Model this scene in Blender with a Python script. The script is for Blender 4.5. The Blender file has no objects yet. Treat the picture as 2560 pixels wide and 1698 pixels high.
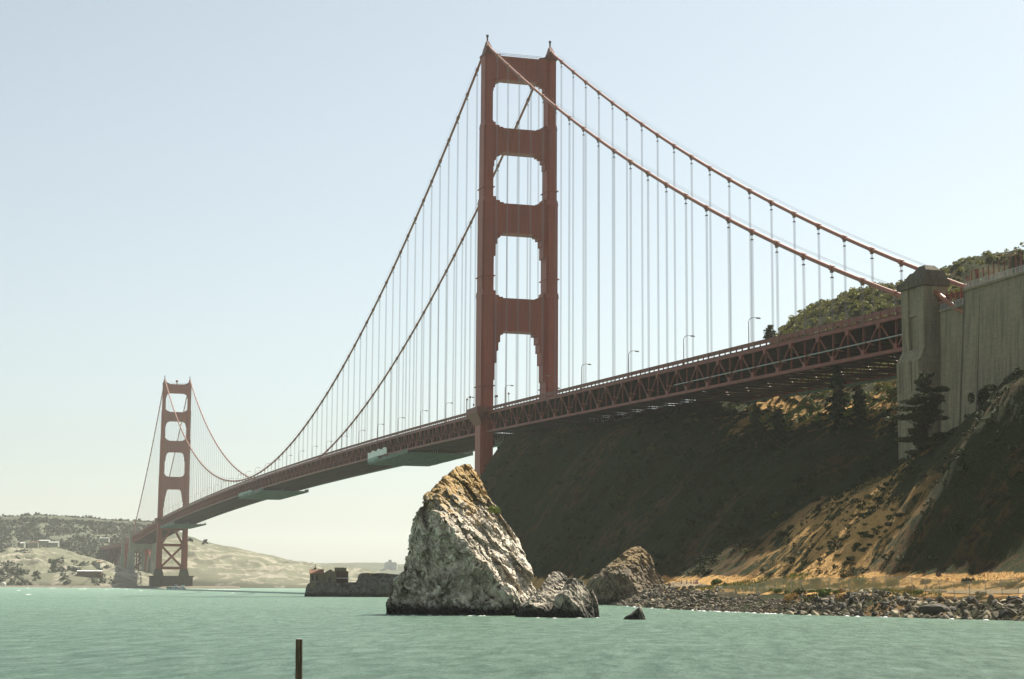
import bpy, bmesh, math, random
import numpy as np
from mathutils import Vector, Matrix, noise as mnoise
R = math.radians
random.seed(7)
scene = bpy.context.scene
col = scene.collection

# ------------------------------------------------------------------ camera
# world axes: +X along the bridge towards its far (south) tower, +Y east, +Z up, origin at the near tower
CAM = np.array([-686.5256, 209.8986, 4.0])
YAW, PITCH, ROLL, FPX = 0.2938488, 0.1384745, 0.00655098, 4432.81
def cam_axes():
    fw = np.array([math.cos(YAW)*math.cos(PITCH), -math.sin(YAW)*math.cos(PITCH), math.sin(PITCH)])
    r = np.array([-math.sin(YAW), -math.cos(YAW), 0.0])
    u = np.array([-math.cos(YAW)*math.sin(PITCH), math.sin(YAW)*math.sin(PITCH), math.cos(PITCH)])
    return fw, r*math.cos(ROLL)+u*math.sin(ROLL), -r*math.sin(ROLL)+u*math.cos(ROLL)
FW, RT, UP = cam_axes()
HF = np.array([math.cos(YAW), -math.sin(YAW), 0.0]); HR = np.array([-math.sin(YAW), -math.cos(YAW), 0.0])
cd = bpy.data.cameras.new("camera"); cam = bpy.data.objects.new("camera", cd); col.objects.link(cam)
cd.sensor_width = 36.0; cd.lens = 36.0*FPX/2560.0; cd.clip_start = 0.5; cd.clip_end = 60000
m = Matrix(((RT[0], UP[0], -FW[0], CAM[0]), (RT[1], UP[1], -FW[1], CAM[1]), (RT[2], UP[2], -FW[2], CAM[2]), (0, 0, 0, 1)))
cam.matrix_world = m
scene.camera = cam
def surv(x, y, D):
    """point surveyed from the photograph: bearing and elevation of (x, y) at horizontal range D"""
    d = FW + RT*(x-1280)/FPX - UP*(y-849)/FPX
    return CAM + d*(D/(d@HF))
def on_t(x, y, t):
    d = FW + RT*(x-1280)/FPX - UP*(y-849)/FPX
    return CAM + d*((t-CAM[1])/d[1])

# ------------------------------------------------------------------ light
SUN_AZ, SUN_EL = R(55), R(50.9)          # azimuth measured from +X (south) towards -Y (west)
sd = np.array([math.cos(SUN_AZ)*math.cos(SUN_EL), -math.sin(SUN_AZ)*math.cos(SUN_EL), math.sin(SUN_EL)])
world = bpy.data.worlds.new("World"); scene.world = world; world.use_nodes = True
wn = world.node_tree.nodes; wl = world.node_tree.links
sky = wn.new("ShaderNodeTexSky"); sky.sky_type = 'NISHITA'; sky.sun_disc = False
sky.sun_elevation = SUN_EL
sky.sun_rotation = math.atan2(sd[0], sd[1])     # blender: 0 = +Y, clockwise
sky.air_density = 1.0; sky.dust_density = 1.3; sky.ozone_density = 1.2; sky.altitude = 0
bg = wn["Background"]; bg.inputs[1].default_value = 0.062
hs = wn.new('ShaderNodeHueSaturation'); hs.inputs['Saturation'].default_value = .48
tint = wn.new('ShaderNodeMix'); tint.data_type = 'RGBA'; tint.blend_type = 'MULTIPLY'; tint.inputs[0].default_value = 1; tint.inputs[7].default_value = (.945, 1.0, .965, 1)
wl.new(sky.outputs[0], hs.inputs['Color']); wl.new(hs.outputs[0], tint.inputs[6]); wl.new(tint.outputs[2], bg.inputs[0])
sl = bpy.data.lights.new("sun", 'SUN'); sl.energy = 5.0; sl.angle = R(0.5); sl.color = (1.0, 0.93, 0.80)
so = bpy.data.objects.new("sun", sl); col.objects.link(so)
so.rotation_euler = Vector(-sd).to_track_quat('-Z', 'Y').to_euler(); so.location = (0, -400, 900)
scene.view_settings.view_transform = 'Standard'; scene.view_settings.look = 'None'
scene.view_settings.exposure = 1.1; scene.view_settings.gamma = 1.0
scene.cycles.volume_bounces = 1; scene.cycles.max_bounces = 6; scene.cycles.transparent_max_bounces = 12

# ------------------------------------------------------------------ helpers
def tag(o, label=None, cat=None, group=None, kind=None):
    if label: o['label'] = label
    if cat: o['category'] = cat
    if group: o['group'] = group
    if kind: o['kind'] = kind
    return o
def empty(name, loc=(0, 0, 0), rz=0):
    o = bpy.data.objects.new(name, None); col.objects.link(o); o.location = loc; o.rotation_euler = (0, 0, rz)
    o.empty_display_size = 1; return o
def mesh_np(name, V, F, mat, parent=None, smooth=False, loc=None):
    me = bpy.data.meshes.new(name)
    me.from_pydata([tuple(v) for v in V] if not isinstance(V, np.ndarray) else V.tolist(), [], F if not isinstance(F, np.ndarray) else F.tolist())
    me.materials.append(mat)
    if smooth: me.polygons.foreach_set("use_smooth", [True]*len(me.polygons))
    me.update()
    o = bpy.data.objects.new(name, me); col.objects.link(o)
    if parent: o.parent = parent
    if loc is not None: o.location = loc
    return o
class MB:
    def __init__(s): s.v = []; s.f = []
    def box(s, x0, x1, y0, y1, z0, z1):
        n = len(s.v)
        s.v += [(x0,y0,z0),(x1,y0,z0),(x1,y1,z0),(x0,y1,z0),(x0,y0,z1),(x1,y0,z1),(x1,y1,z1),(x0,y1,z1)]
        s.f += [(n,n+3,n+2,n+1),(n+4,n+5,n+6,n+7),(n,n+1,n+5,n+4),(n+1,n+2,n+6,n+5),(n+2,n+3,n+7,n+6),(n+3,n,n+4,n+7)]
        return s
    def hexa(s, p):   # 8 points, bottom ring then top ring
        n = len(s.v); s.v += [tuple(q) for q in p]
        s.f += [(n,n+3,n+2,n+1),(n+4,n+5,n+6,n+7),(n,n+1,n+5,n+4),(n+1,n+2,n+6,n+5),(n+2,n+3,n+7,n+6),(n+3,n,n+4,n+7)]
        return s
    def beam(s, a, b, w, h, up=(0, 0, 1)):
        a = np.array(a, float); b = np.array(b, float); d = b-a; L = np.linalg.norm(d)
        if L < 1e-6: return s
        d /= L; u = np.array(up, float)
        if abs(d@u) > .97: u = np.array([0, 1.0, 0])
        r = np.cross(d, u); r /= np.linalg.norm(r); u = np.cross(r, d)
        r = r*w/2; u = u*h/2
        s.hexa([a-r-u, b-r-u, b+r-u, a+r-u, a-r+u, b-r+u, b+r+u, a+r+u]); return s
    def tube(s, pts, r, n=8, closed=True):
        pts = [np.array(p, float) for p in pts]; rr = r if hasattr(r, '__len__') else [r]*len(pts)
        base = len(s.v)
        for i, p in enumerate(pts):
            d = pts[min(i+1, len(pts)-1)]-pts[max(i-1, 0)]; d /= (np.linalg.norm(d)+1e-9)
            u = np.array([0, 0, 1.0]) if abs(d[2]) < .95 else np.array([0, 1.0, 0])
            a = np.cross(d, u); a /= np.linalg.norm(a); b = np.cross(a, d)
            for k in range(n):
                t = 2*math.pi*k/n; s.v.append(tuple(p+(a*math.cos(t)+b*math.sin(t))*rr[i]))
        for i in range(len(pts)-1):
            for k in range(n):
                q = base+i*n; s.f.append((q+k, q+n+k, q+n+(k+1) % n, q+(k+1) % n))
        if closed:
            s.f.append(tuple(base+k for k in range(n))); q = base+(len(pts)-1)*n
            s.f.append(tuple(q+n-1-k for k in range(n)))
        return s
    def prism(s, poly, axis, a0, a1):
        """poly: list of 2D points; axis 'x': (y,z) polygons, 'y': (x,z), 'z': (x,y)"""
        n = len(s.v); k = len(poly)
        def P(p, a): return {'x': (a, p[0], p[1]), 'y': (p[0], a, p[1]), 'z': (p[0], p[1], a)}[axis]
        s.v += [P(p, a0) for p in poly]+[P(p, a1) for p in poly]
        s.f.append(tuple(n+i for i in range(k))); s.f.append(tuple(n+k+k-1-i for i in range(k)))
        for i in range(k): s.f.append((n+i, n+k+i, n+k+(i+1) % k, n+(i+1) % k))
        return s
    def build(s, name, mat, parent=None, smooth=False):
        o = mesh_np(name, s.v, s.f, mat, parent, smooth)
        bm = bmesh.new(); bm.from_mesh(o.data); bmesh.ops.recalc_face_normals(bm, faces=bm.faces); bm.to_mesh(o.data); bm.free()
        return o
def copy_tree(o, parent=None):
    c = o.copy(); col.objects.link(c)
    if parent: c.parent = parent
    for ch in list(o.children): copy_tree(ch, c)
    return c
# vectorised lattice noise
def _h(ix, iy, iz, seed):
    n = (ix.astype(np.int64)*374761393+iy.astype(np.int64)*668265263+iz.astype(np.int64)*2147483647+seed*974634777) & 0xffffffff
    n = ((n ^ (n >> 13))*1274126177) & 0xffffffff
    return ((n ^ (n >> 16)) & 0xffff)/32767.5-1
def vnoise(x, y, z, seed=0):
    x = np.asarray(x, float); y = np.asarray(y, float); z = np.asarray(z, float)+0*x
    ix, iy, iz = np.floor(x), np.floor(y), np.floor(z); fx, fy, fz = x-ix, y-iy, z-iz
    fx = fx*fx*(3-2*fx); fy = fy*fy*(3-2*fy); fz = fz*fz*(3-2*fz); r = 0
    for a in (0, 1):
        for b in (0, 1):
            for c in (0, 1):
                r = r+_h(ix+a, iy+b, iz+c, seed)*(fx if a else 1-fx)*(fy if b else 1-fy)*(fz if c else 1-fz)
    return r
def fbm(x, y, z=0, o=4, seed=0, ridged=False, gain=.5):
    r = 0; a = 1.0; t = 0
    for i in range(o):
        n = vnoise(x*2.03**i+i*17.1, y*2.03**i-i*9.7, z*2.03**i+i*3.3, seed+i)
        if ridged: n = 1-2*np.abs(n)
        r = r+a*n; t += a; a *= gain
    return r/t

# ------------------------------------------------------------------ materials
def mat_base(name):
    m = bpy.data.materials.new(name); m.use_nodes = True; nt = m.node_tree
    return m, nt, nt.nodes["Principled BSDF"]
def N(nt, t, **kw):
    n = nt.nodes.new(t)
    for k, v in kw.items(): setattr(n, k, v)
    return n
def coords(nt, scale=(1, 1, 1), world=False):
    if world:
        g = N(nt, "ShaderNodeNewGeometry"); src = g.outputs["Position"]
    else:
        g = N(nt, "ShaderNodeTexCoord"); src = g.outputs["Object"]
    mp = N(nt, "ShaderNodeMapping"); mp.inputs["Scale"].default_value = scale
    nt.links.new(src, mp.inputs[0]); return mp.outputs[0]
def noise_n(nt, vec, scale, detail=4, rough=.55, dist=0):
    n = N(nt, "ShaderNodeTexNoise"); n.inputs["Scale"].default_value = scale; n.inputs["Detail"].default_value = detail
    n.inputs["Roughness"].default_value = rough; n.inputs["Distortion"].default_value = dist
    nt.links.new(vec, n.inputs["Vector"]); return n.outputs["Fac"]
def ramp(nt, fac, stops):
    r = N(nt, "ShaderNodeValToRGB"); e = r.color_ramp.elements
    while len(e) < len(stops): e.new(0.5)
    for i, (p, c) in enumerate(stops):
        e[i].position = p; e[i].color = (c[0], c[1], c[2], 1) if hasattr(c, '__len__') else (c, c, c, 1)
    nt.links.new(fac, r.inputs[0]); return r.outputs[0]
def mixc(nt, fac, a, b):
    n = N(nt, "ShaderNodeMix", data_type='RGBA')
    for s, i in ((fac, 0), (a, 6), (b, 7)):
        if hasattr(s, 'default_value') or not isinstance(s, (tuple, list, float, int)): nt.links.new(s, n.inputs[i])
        else: n.inputs[i].default_value = (*s, 1) if hasattr(s, '__len__') else s
    return n.outputs[2]
def bump(nt, h, strength, dist, bs):
    b = N(nt, "ShaderNodeBump"); b.inputs["Strength"].default_value = strength; b.inputs["Distance"].default_value = dist
    nt.links.new(h, b.inputs["Height"]); nt.links.new(b.outputs[0], bs.inputs["Normal"]); return b
def mathn(nt, op, a, b=None, c=None):
    n = N(nt, "ShaderNodeMath", operation=op)
    for i, s in enumerate((a, b, c)):
        if s is None: continue
        if isinstance(s, (int, float)): n.inputs[i].default_value = s
        else: nt.links.new(s, n.inputs[i])
    return n.outputs[0]
def zcoord(nt):
    g = N(nt, "ShaderNodeNewGeometry"); s = N(nt, "ShaderNodeSeparateXYZ"); nt.links.new(g.outputs["Position"], s.inputs[0]); return s.outputs[2]
def simple(name, c, rough=.7, var=.15, scale=1.0, bstr=0.0, metallic=0, stretch=(1, 1, 1)):
    m, nt, b = mat_base(name)
    f = noise_n(nt, coords(nt, stretch, world=True), scale, 5, .6)
    c0 = [x*(1-var) for x in c]; c1 = [min(1, x*(1+var)) for x in c]
    nt.links.new(ramp(nt, f, [(.3, c0), (.7, c1)]), b.inputs["Base Color"])
    b.inputs["Roughness"].default_value = rough; b.inputs["Metallic"].default_value = metallic
    if bstr: bump(nt, f, bstr, .1, b)
    return m
M = {}
def paint(name, c, streak=.35):
    m, nt, b = mat_base(name)
    st = noise_n(nt, coords(nt, (1, 1, .07), world=True), 1.6, 6, .7); pt = noise_n(nt, coords(nt, (1, 1, .3), world=True), .16, 5, .6)
    a = ramp(nt, st, [(.3, [x*(1-streak) for x in c]), (.5, c), (.78, [min(1, x*1.18) for x in c])])
    a = mixc(nt, ramp(nt, pt, [(.45, 0.0), (.7, .55)]), a, [c[0]*.62, c[1]*.75, c[2]*.9])
    z = zcoord(nt); seam = mathn(nt, 'FRACT', mathn(nt, 'DIVIDE', z, 3.45))
    a = mixc(nt, ramp(nt, seam, [(0.0, .45), (.035, .45), (.045, 0.0)]), a, [x*.45 for x in c])
    nt.links.new(a, b.inputs["Base Color"]); b.inputs["Roughness"].default_value = .55; return m
M['orange'] = paint("orange_paint", (.29, .056, .023))
M['truss'] = simple("shaded_truss_paint", (.19, .040, .022), .6, .25, .6)  # bridge orange darkened, the truss side's shade put into its colour
M['floor_steel'] = simple("shaded_deck_steel", (.045, .020, .014), .8, .2, .4)  # orange steel painted near black for the shade under the deck
M['orange_dull'] = simple("weathered_orange_paint", (.17, .045, .026), .6, .2, .5)
M['cable'] = simple("cable_paint", (.27, .085, .042), .5, .1, .5)
M['rope'] = simple("rope_paint", (.22, .19, .18), .6, .1, .5)
M['dark_steel'] = simple("dark_steel", (.07, .05, .045), .6, .2, .5)
M['lampmetal'] = simple("lamp_metal", (.16, .07, .045), .5, .1, 1)
M['lens'] = simple("lamp_lens", (.22, .15, .08), .3, .1, 1)
M['asphalt'] = simple("asphalt", (.05, .05, .05), .9, .2, .5)
M['tarp'] = simple("pale_tarpaulin", (.30, .36, .32), .8, .12, .2)
M['tarp_green'] = simple("green_netting", (.13, .16, .135), .9, .3, .6)
M['white'] = simple("white_paint", (.72, .71, .68), .6, .08, .8)
M['mesh'] = simple("galvanised_steel", (.33, .33, .31), .5, .15, 2)
M['bark'] = simple("bark", (.09, .065, .045), .9, .3, 3, .5)
def concrete(name, c, dark):
    m, nt, b = mat_base(name)
    v = coords(nt, (1, 1, .12), world=True); v2 = coords(nt, (.35, .35, 1), world=True)
    streak = noise_n(nt, v, .9, 6, .65); band = noise_n(nt, v2, 1.3, 5, .6); fine = noise_n(nt, coords(nt, (1, 1, 1), world=True), 2.5, 6, .7)
    a = ramp(nt, streak, [(.33, dark), (.58, c)])
    bb = mixc(nt, ramp(nt, band, [(.4, 0.0), (.62, .5)]), a, [x*.62 for x in c])
    cc = mixc(nt, ramp(nt, fine, [(.45, 0.0), (.7, .35)]), bb, [min(1, x*1.35) for x in c])
    zf = mathn(nt, 'FRACT', mathn(nt, 'DIVIDE', zcoord(nt), 1.52)); cc = mixc(nt, ramp(nt, zf, [(0.0, .30), (.05, .30), (.08, 0.0)]), cc, [x*.5 for x in c])
    nt.links.new(cc, b.inputs["Base Color"]); b.inputs["Roughness"].default_value = .95
    bump(nt, fine, .5, .15, b); return m
M['concrete'] = concrete("stained_concrete", (.265, .215, .14), (.12, .10, .068))
M['concrete_dark'] = concrete("weather_blackened_concrete", (.12, .10, .065), (.05, .043, .03))
M['concrete_pale'] = concrete("pale_concrete", (.30, .31, .25), (.19, .20, .16))
def hill_mat(name, dry, green, dark, s1=.035, s2=.3, dryness=.5, attr=None):
    m, nt, b = mat_base(name)
    p = coords(nt, (1, 1, 1), world=True); st = coords(nt, (1, .6, .6), world=True)
    big = noise_n(nt, st, s1, 6, .62, .6); mid = noise_n(nt, st, s2, 6, .65, .4); fin = noise_n(nt, p, s2*7, 5, .7)
    grass = ramp(nt, fin, [(.25, [x*.6 for x in dry]), (.5, dry), (.75, [min(1, x*1.35) for x in dry])])
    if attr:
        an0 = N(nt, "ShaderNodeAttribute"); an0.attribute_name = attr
        shaded_soil = ramp(nt, mid, [(.35, (.02, .016, .008)), (.62, (.17, .10, .04))])
        grass = mixc(nt, ramp(nt, an0.outputs["Fac"], [(.22, 0.0), (.6, 1.0)]), shaded_soil, grass)  # golden where the mask paints sun, dark brown for the slope's shade
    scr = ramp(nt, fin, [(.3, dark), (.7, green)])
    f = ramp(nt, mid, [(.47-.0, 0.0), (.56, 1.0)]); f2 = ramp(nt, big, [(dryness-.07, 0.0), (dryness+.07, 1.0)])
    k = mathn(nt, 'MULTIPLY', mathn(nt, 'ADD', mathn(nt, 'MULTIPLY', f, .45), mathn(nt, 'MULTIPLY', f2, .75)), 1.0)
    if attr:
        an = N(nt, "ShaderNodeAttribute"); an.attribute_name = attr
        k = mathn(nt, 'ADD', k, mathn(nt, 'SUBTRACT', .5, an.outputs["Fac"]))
    kk = ramp(nt, k, [(.3, 0.0), (.62, 1.0)])
    nt.links.new(mixc(nt, kk, grass, scr), b.inputs["Base Color"])
    b.inputs["Roughness"].default_value = 1.0; b.inputs["Specular IOR Level"].default_value = .1
    bump(nt, mathn(nt, 'ADD', fin, mid), .8, .5, b)
    return m
M['hill'] = hill_mat("headland_ground", (.47, .28, .105), (.045, .052, .016), (.012, .014, .006), .04, .35, .5, attr='dry')  # the 'dry' mask also paints in sunlit patches and slope shade
M['far_hill'] = hill_mat("haze_paled_bluff", (.27, .25, .195), (.165, .165, .115), (.12, .125, .085), .03, .09, .46)  # bluff colours paled, distance haze painted in
M['far_hill2'] = hill_mat("haze_greyed_hill", (.125, .13, .09), (.105, .115, .08), (.09, .10, .07), .02, .05, .35)  # greyed ground tones with the distance haze put into the colour
def rock_mat(name, pale, mid, dark, ochre, ztop, ochre_amt, seed=0.0, strata=(1, 1, 1), obj_x=None):
    m, nt, b = mat_base(name)
    v = coords(nt, strata, world=True); v1 = coords(nt, (1, 1, 1), world=True)
    n1 = noise_n(nt, v, .22, 7, .62, .8); n2 = noise_n(nt, v, .7, 8, .62, .9); n3 = noise_n(nt, v1, 3.2, 6, .7)
    a = ramp(nt, n2, [(.32, dark), (.42, mid), (.53, pale)])
    a = mixc(nt, ramp(nt, n1, [(.47, 0.0), (.60, .75)]), a, mid)
    z = zcoord(nt)
    zz = mathn(nt, 'ADD', mathn(nt, 'DIVIDE', z, ztop), mathn(nt, 'MULTIPLY', mathn(nt, 'SUBTRACT', n2, .5), 1.3))
    a = mixc(nt, ramp(nt, zz, [(ochre_amt, 0.0), (ochre_amt+.14, 1.0)]), a, ramp(nt, n3, [(.35, [x*.45 for x in ochre]), (.55, ochre), (.72, (.10, .105, .035))]))
    a = mixc(nt, ramp(nt, n3, [(.28, .75), (.42, 0.0)]), a, [x*.4 for x in dark])
    wet = mathn(nt, 'ADD', z, mathn(nt, 'MULTIPLY', mathn(nt, 'SUBTRACT', n2, .5), 2.2))
    a = mixc(nt, ramp(nt, mathn(nt, 'DIVIDE', wet, 3.4), [(.25, 1.0), (.55, 0.0)]), a, (.018, .017, .013))
    nt.links.new(a, b.inputs["Base Color"]); b.inputs["Roughness"].default_value = .9
    bump(nt, mathn(nt, 'ADD', n2, mathn(nt, 'MULTIPLY', n3, .5)), .9, .45, b)
    return m
M['needle'] = rock_mat("guano_stained_rock", (.76, .68, .56), (.34, .295, .23), (.10, .085, .065), (.50, .33, .13), 21.0, .70)
M['rock2'] = rock_mat("pale_shore_rock", (.46, .40, .31), (.075, .062, .046), (.022, .019, .015), (.27, .18, .08), 8, 1.05)
M['rock3'] = rock_mat("ochre_crag", (.24, .19, .12), (.10, .078, .046), (.035, .028, .02), (.27, .18, .075), 13, .62)
M['lime'] = rock_mat("grey_islet_rock", (.17, .155, .125), (.075, .068, .052), (.022, .020, .016), (.33, .22, .08), 9, .95)
M['riprap'] = simple("riprap_stone", (.12, .098, .062), .9, .45, .6, .6)
M['riprap_pale'] = simple("pale_riprap_stone", (.27, .22, .135), .9, .25, .8, .6)
M['riprap_dark'] = simple("dark_riprap_stone", (.055, .047, .034), .9, .35, .8, .6)
def leaf_mat(name, c0, c1):
    m, nt, b = mat_base(name)
    f = noise_n(nt, coords(nt, (1, 1, 1), world=True), .9, 3, .6)
    oi = N(nt, "ShaderNodeObjectInfo")
    k = mathn(nt, 'ADD', mathn(nt, 'MULTIPLY', f, .7), mathn(nt, 'MULTIPLY', oi.outputs["Random"], .35))
    nt.links.new(ramp(nt, k, [(.3, c0), (.8, c1)]), b.inputs["Base Color"]); b.inputs["Roughness"].default_value = .8
    b.inputs["Specular IOR Level"].default_value = .2
    return m
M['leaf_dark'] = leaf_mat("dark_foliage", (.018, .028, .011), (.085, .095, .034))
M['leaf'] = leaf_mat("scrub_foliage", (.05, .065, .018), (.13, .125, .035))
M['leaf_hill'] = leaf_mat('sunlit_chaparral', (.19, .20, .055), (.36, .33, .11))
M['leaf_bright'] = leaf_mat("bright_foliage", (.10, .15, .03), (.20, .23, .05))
M['leaf_dry'] = leaf_mat("dry_foliage", (.30, .19, .07), (.5, .33, .13))
M['leaf_far'] = leaf_mat('haze_paled_foliage', (.12, .13, .09), (.19, .195, .135))  # foliage lightened so part of the haze sits in its colour
# water
wm, nt, wb = mat_base("sea_water")
p1 = coords(nt, (1, 1, 1), world=True)
p0 = N(nt, "ShaderNodeMapping"); g = N(nt, "ShaderNodeNewGeometry"); nt.links.new(g.outputs["Position"], p0.inputs[0]); p0.inputs["Rotation"].default_value = (0, 0, R(24))
pw = N(nt, "ShaderNodeMapping"); nt.links.new(p0.outputs[0], pw.inputs[0]); pw.inputs["Scale"].default_value = (.55, 1.9, 1)
w1 = noise_n(nt, pw.outputs[0], .30, 10, .72, .2); w2 = noise_n(nt, p1, .8, 6, .7, .4); w3 = noise_n(nt, p0.outputs[0], .012, 5, .65, .5)
wc = mixc(nt, ramp(nt, w3, [(.36, 0.0), (.64, 1.0)]), (.075, .20, .112), (.125, .275, .168))
wc = mixc(nt, ramp(nt, w1, [(.40, 0.0), (.50, .5), (.60, 1.0)]), mixc(nt, .45, wc, (.02, .07, .042)), mixc(nt, .4, wc, (.30, .40, .34)))  # ripple light and dark put into the colour as well as the bump
nt.links.new(wc, wb.inputs["Base Color"])
wb.inputs["Roughness"].default_value = .38; wb.inputs["IOR"].default_value = 1.33
bump(nt, mathn(nt, 'ADD', mathn(nt, 'MULTIPLY', w1, 2.2), mathn(nt, 'MULTIPLY', w2, .5)), 1.0, 1.0, wb)

# ------------------------------------------------------------------ haze and water
def box_obj(name, x0, x1, y0, y1, z0, z1, mat): return MB().box(x0, x1, y0, y1, z0, z1).build(name, mat)
hz = bpy.data.materials.new("haze_air"); hz.use_nodes = True; hn = hz.node_tree
hn.nodes.remove(hn.nodes["Principled BSDF"]); pv = hn.nodes.new("ShaderNodeVolumePrincipled")
pv.inputs["Color"].default_value = (1.0, .99, .965, 1); pv.inputs["Density"].default_value = 0.48e-4; pv.inputs["Anisotropy"].default_value = 0.1
hn.links.new(pv.outputs[0], hn.nodes["Material Output"].inputs["Volume"])
hzo = box_obj("haze", -1500, 9000, -6500, 5000, -31, 262, hz); tag(hzo, kind='stuff', label="pale sea haze that fades the far tower and shore", cat="haze")
W = 40
wv = MB(); wv.v = [(-1400, -6400, 0), (8900, -6400, 0), (8900, 4900, 0), (-1400, 4900, 0)]; wv.f = [(0, 1, 2, 3)]
tag(wv.build("water", wm), kind='structure')

# ------------------------------------------------------------------ headland terrain
PR = {
 -640: [(60,-1),(55,3),(45,5),(30,22),(17,36),(0,50),(-60,85),(-140,112),(-300,125)],
 -560: [(74,-4),(66,0),(60,3),(50,4.6),(36,22),(17,42),(0,56),(-60,88),(-140,115),(-300,125)],
 -480: [(86,-4),(78,0),(71,3.6),(60,4.8),(56,5.5),(48,8),(40,12),(30,18),(20,26),(17,30),(0,50),(-30,70),(-60,85),(-140,116),(-300,128)],
 -442: [(93,-4),(85,0),(78,3.6),(63,4.8),(59,6.5),(53,11),(46,18),(38,27),(30,34),(22,40),(17,42),(0,53),(-30,70),(-60,86),(-140,117),(-300,126)],
 -422: [(95,-4),(87,0),(79,3.6),(63,4.8),(59,9),(53,20),(46,31),(38,39),(29,44),(17,45),(0,53),(-60,86),(-140,117)],
 -403: [(94,-4),(86,0),(77,3.7),(61,5),(56,9),(48,18),(39,31),(30,41),(24,42),(17,42),(0,50),(-14,56),(-60,84),(-140,115),(-300,120)],
 -372: [(92,-4),(83,0),(74,3.8),(59,4.9),(53,11),(43,20),(30,29),(20,36),(10,38),(0,44),(-14,52),(-60,80),(-140,113),(-300,115)],
 -350: [(88,-4),(79,0),(70,3.8),(57,4.9),(51,11),(45,16),(30,25),(17,30.5),(0,39),(-14,47),(-60,76),(-140,110),(-300,110)],
 -300: [(76,-4),(68,0),(61,3.8),(53,5),(46,12),(38,21),(28,30),(14,38),(0,45),(-14,52),(-60,78),(-110,98),(-200,105)],
 -250: [(60,-4),(54,0),(50,3.8),(47,5),(40,17),(30,30),(18,39),(5,44),(-14,53),(-35,66),(-60,80),(-110,99),(-200,98)],
 -200: [(58,-4),(51,0),(47,4),(44,6),(37,22),(28,36),(15,46),(5,51),(-14,59),(-35,72),(-60,80),(-110,94),(-200,85)],
 -150: [(58,-4),(51,0),(46,5),(37,23),(27,39),(16,51),(5,57),(-10,60),(-30,66),(-60,71),(-110,74),(-170,50)],
 -100: [(60,-4),(53,0),(47,6),(38,25),(29,42),(19,54),(9,59),(0,60),(-14,60),(-40,50),(-60,34),(-90,-2)],
 -60:  [(70,-4),(60,0),(51,8),(41,27),(30,45),(21,57),(13,61),(0,58),(-14,45),(-35,15),(-45,-2)],
 -40:  [(68,-4),(58,1),(46,10),(34,30),(27,43),(18,58),(10,60),(0,52),(-14,36),(-30,8),(-38,-3)],
 -24:  [(58,-4),(48,1),(36,14),(26,32),(17,54),(10,55),(0,40),(-12,18),(-22,-2)],
 -14:  [(50,-4),(38,2),(26,10),(16,22),(6,20),(-6,8),(-16,-3)],
 0:    [(40,-5),(25,-3),(10,-3),(-10,-5),(-60,-6)],
 25:   [(60,-8),(20,-8),(-20,-8),(-100,-8)],
}
CP = [(s, t, z) for s, L in PR.items() for t, z in L]
for x, y, D in [(1915,842,590),(1960,803,590),(2010,772,590),(2060,748,585),(2130,722,580),(2200,706,575),(2260,694,570),(2310,672,565),(2360,660,565),(2420,641,565),(2480,631,565),(2530,622,565),(2560,600,565)]:
    dy_ = 38 if x < 2070 else 20; q = surv(x, y+dy_, D); CP.append(tuple(q)); q2 = surv(x, y+dy_+35, D+70); CP.append(tuple(q2))
CP += [(-100,-130,-4),(-60,-90,-4),(-100,-230,-5),(0,-200,-8),(-150,-240,10)]
CP = np.array(CP, float)
def rbf_fit(P):
    A = np.linalg.norm(P[:, None, :2]-P[None, :, :2], axis=2); n = len(P)
    Q = np.c_[np.ones(n), P[:, :2]]; K = np.block([[-A+0*np.eye(n), Q], [Q.T, np.zeros((3, 3))]])
    K[:n, :n] += np.eye(n)*0.8
    return np.linalg.solve(K, np.r_[P[:, 2], 0, 0, 0])
RW = rbf_fit(CP)
def base_z(s, t):
    s = np.atleast_1d(s).astype(float); t = np.atleast_1d(t).astype(float); out = np.zeros(len(s))
    for a in range(0, len(s), 20000):
        S, T = s[a:a+20000], t[a:a+20000]
        d = np.hypot(S[:, None]-CP[None, :, 0], T[:, None]-CP[None, :, 1])
        out[a:a+20000] = -d@RW[:-3]+RW[-3]+RW[-2]*S+RW[-1]*T
    return out
def ground_z(s, t):
    s = np.atleast_1d(s).astype(float); t = np.atleast_1d(t).astype(float)
    z = base_z(s, t)
    k = np.clip((z-5.5)/9, 0, 1)
    gul = fbm(s*.055+t*.012, t*.016, 0, 4, 3, ridged=True)          # gullies running down the slope
    z = z+k*(1.5*gul+1.1*fbm(s*.16, t*.09, 0, 4, 11)+.8*fbm(s*.45, t*.4, 0, 4, 21, ridged=True)+1.5*np.maximum(0, fbm(s*.10+t*.03, t*.10-s*.03, 0, 4, 63, ridged=True)-.15))
    z = z+.22*fbm(s*.35, t*.35, 0, 3, 31)+np.clip((-t-20)/30, 0, 1)*k*1.3*fbm(s*.12, t*.12, 0, 3, 51)
    return z
gs = np.arange(-640, 26, 1.3); gt = np.r_[np.arange(-300, -30, 3.0), np.arange(-30, 96, 1.1)]
S, T = np.meshgrid(gs, gt, indexing='ij'); Z = ground_z(S.ravel(), T.ravel())
V = np.c_[S.ravel(), T.ravel(), np.maximum(Z, -9)]
ni, nj = S.shape; idx = np.arange(ni*nj).reshape(ni, nj)
F = np.stack([idx[:-1, :-1], idx[1:, :-1], idx[1:, 1:], idx[:-1, 1:]], -1).reshape(-1, 4)
hill_o = mesh_np("headland_hill", V, F, M['hill'], smooth=True); tag(hill_o, kind='structure')
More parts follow.
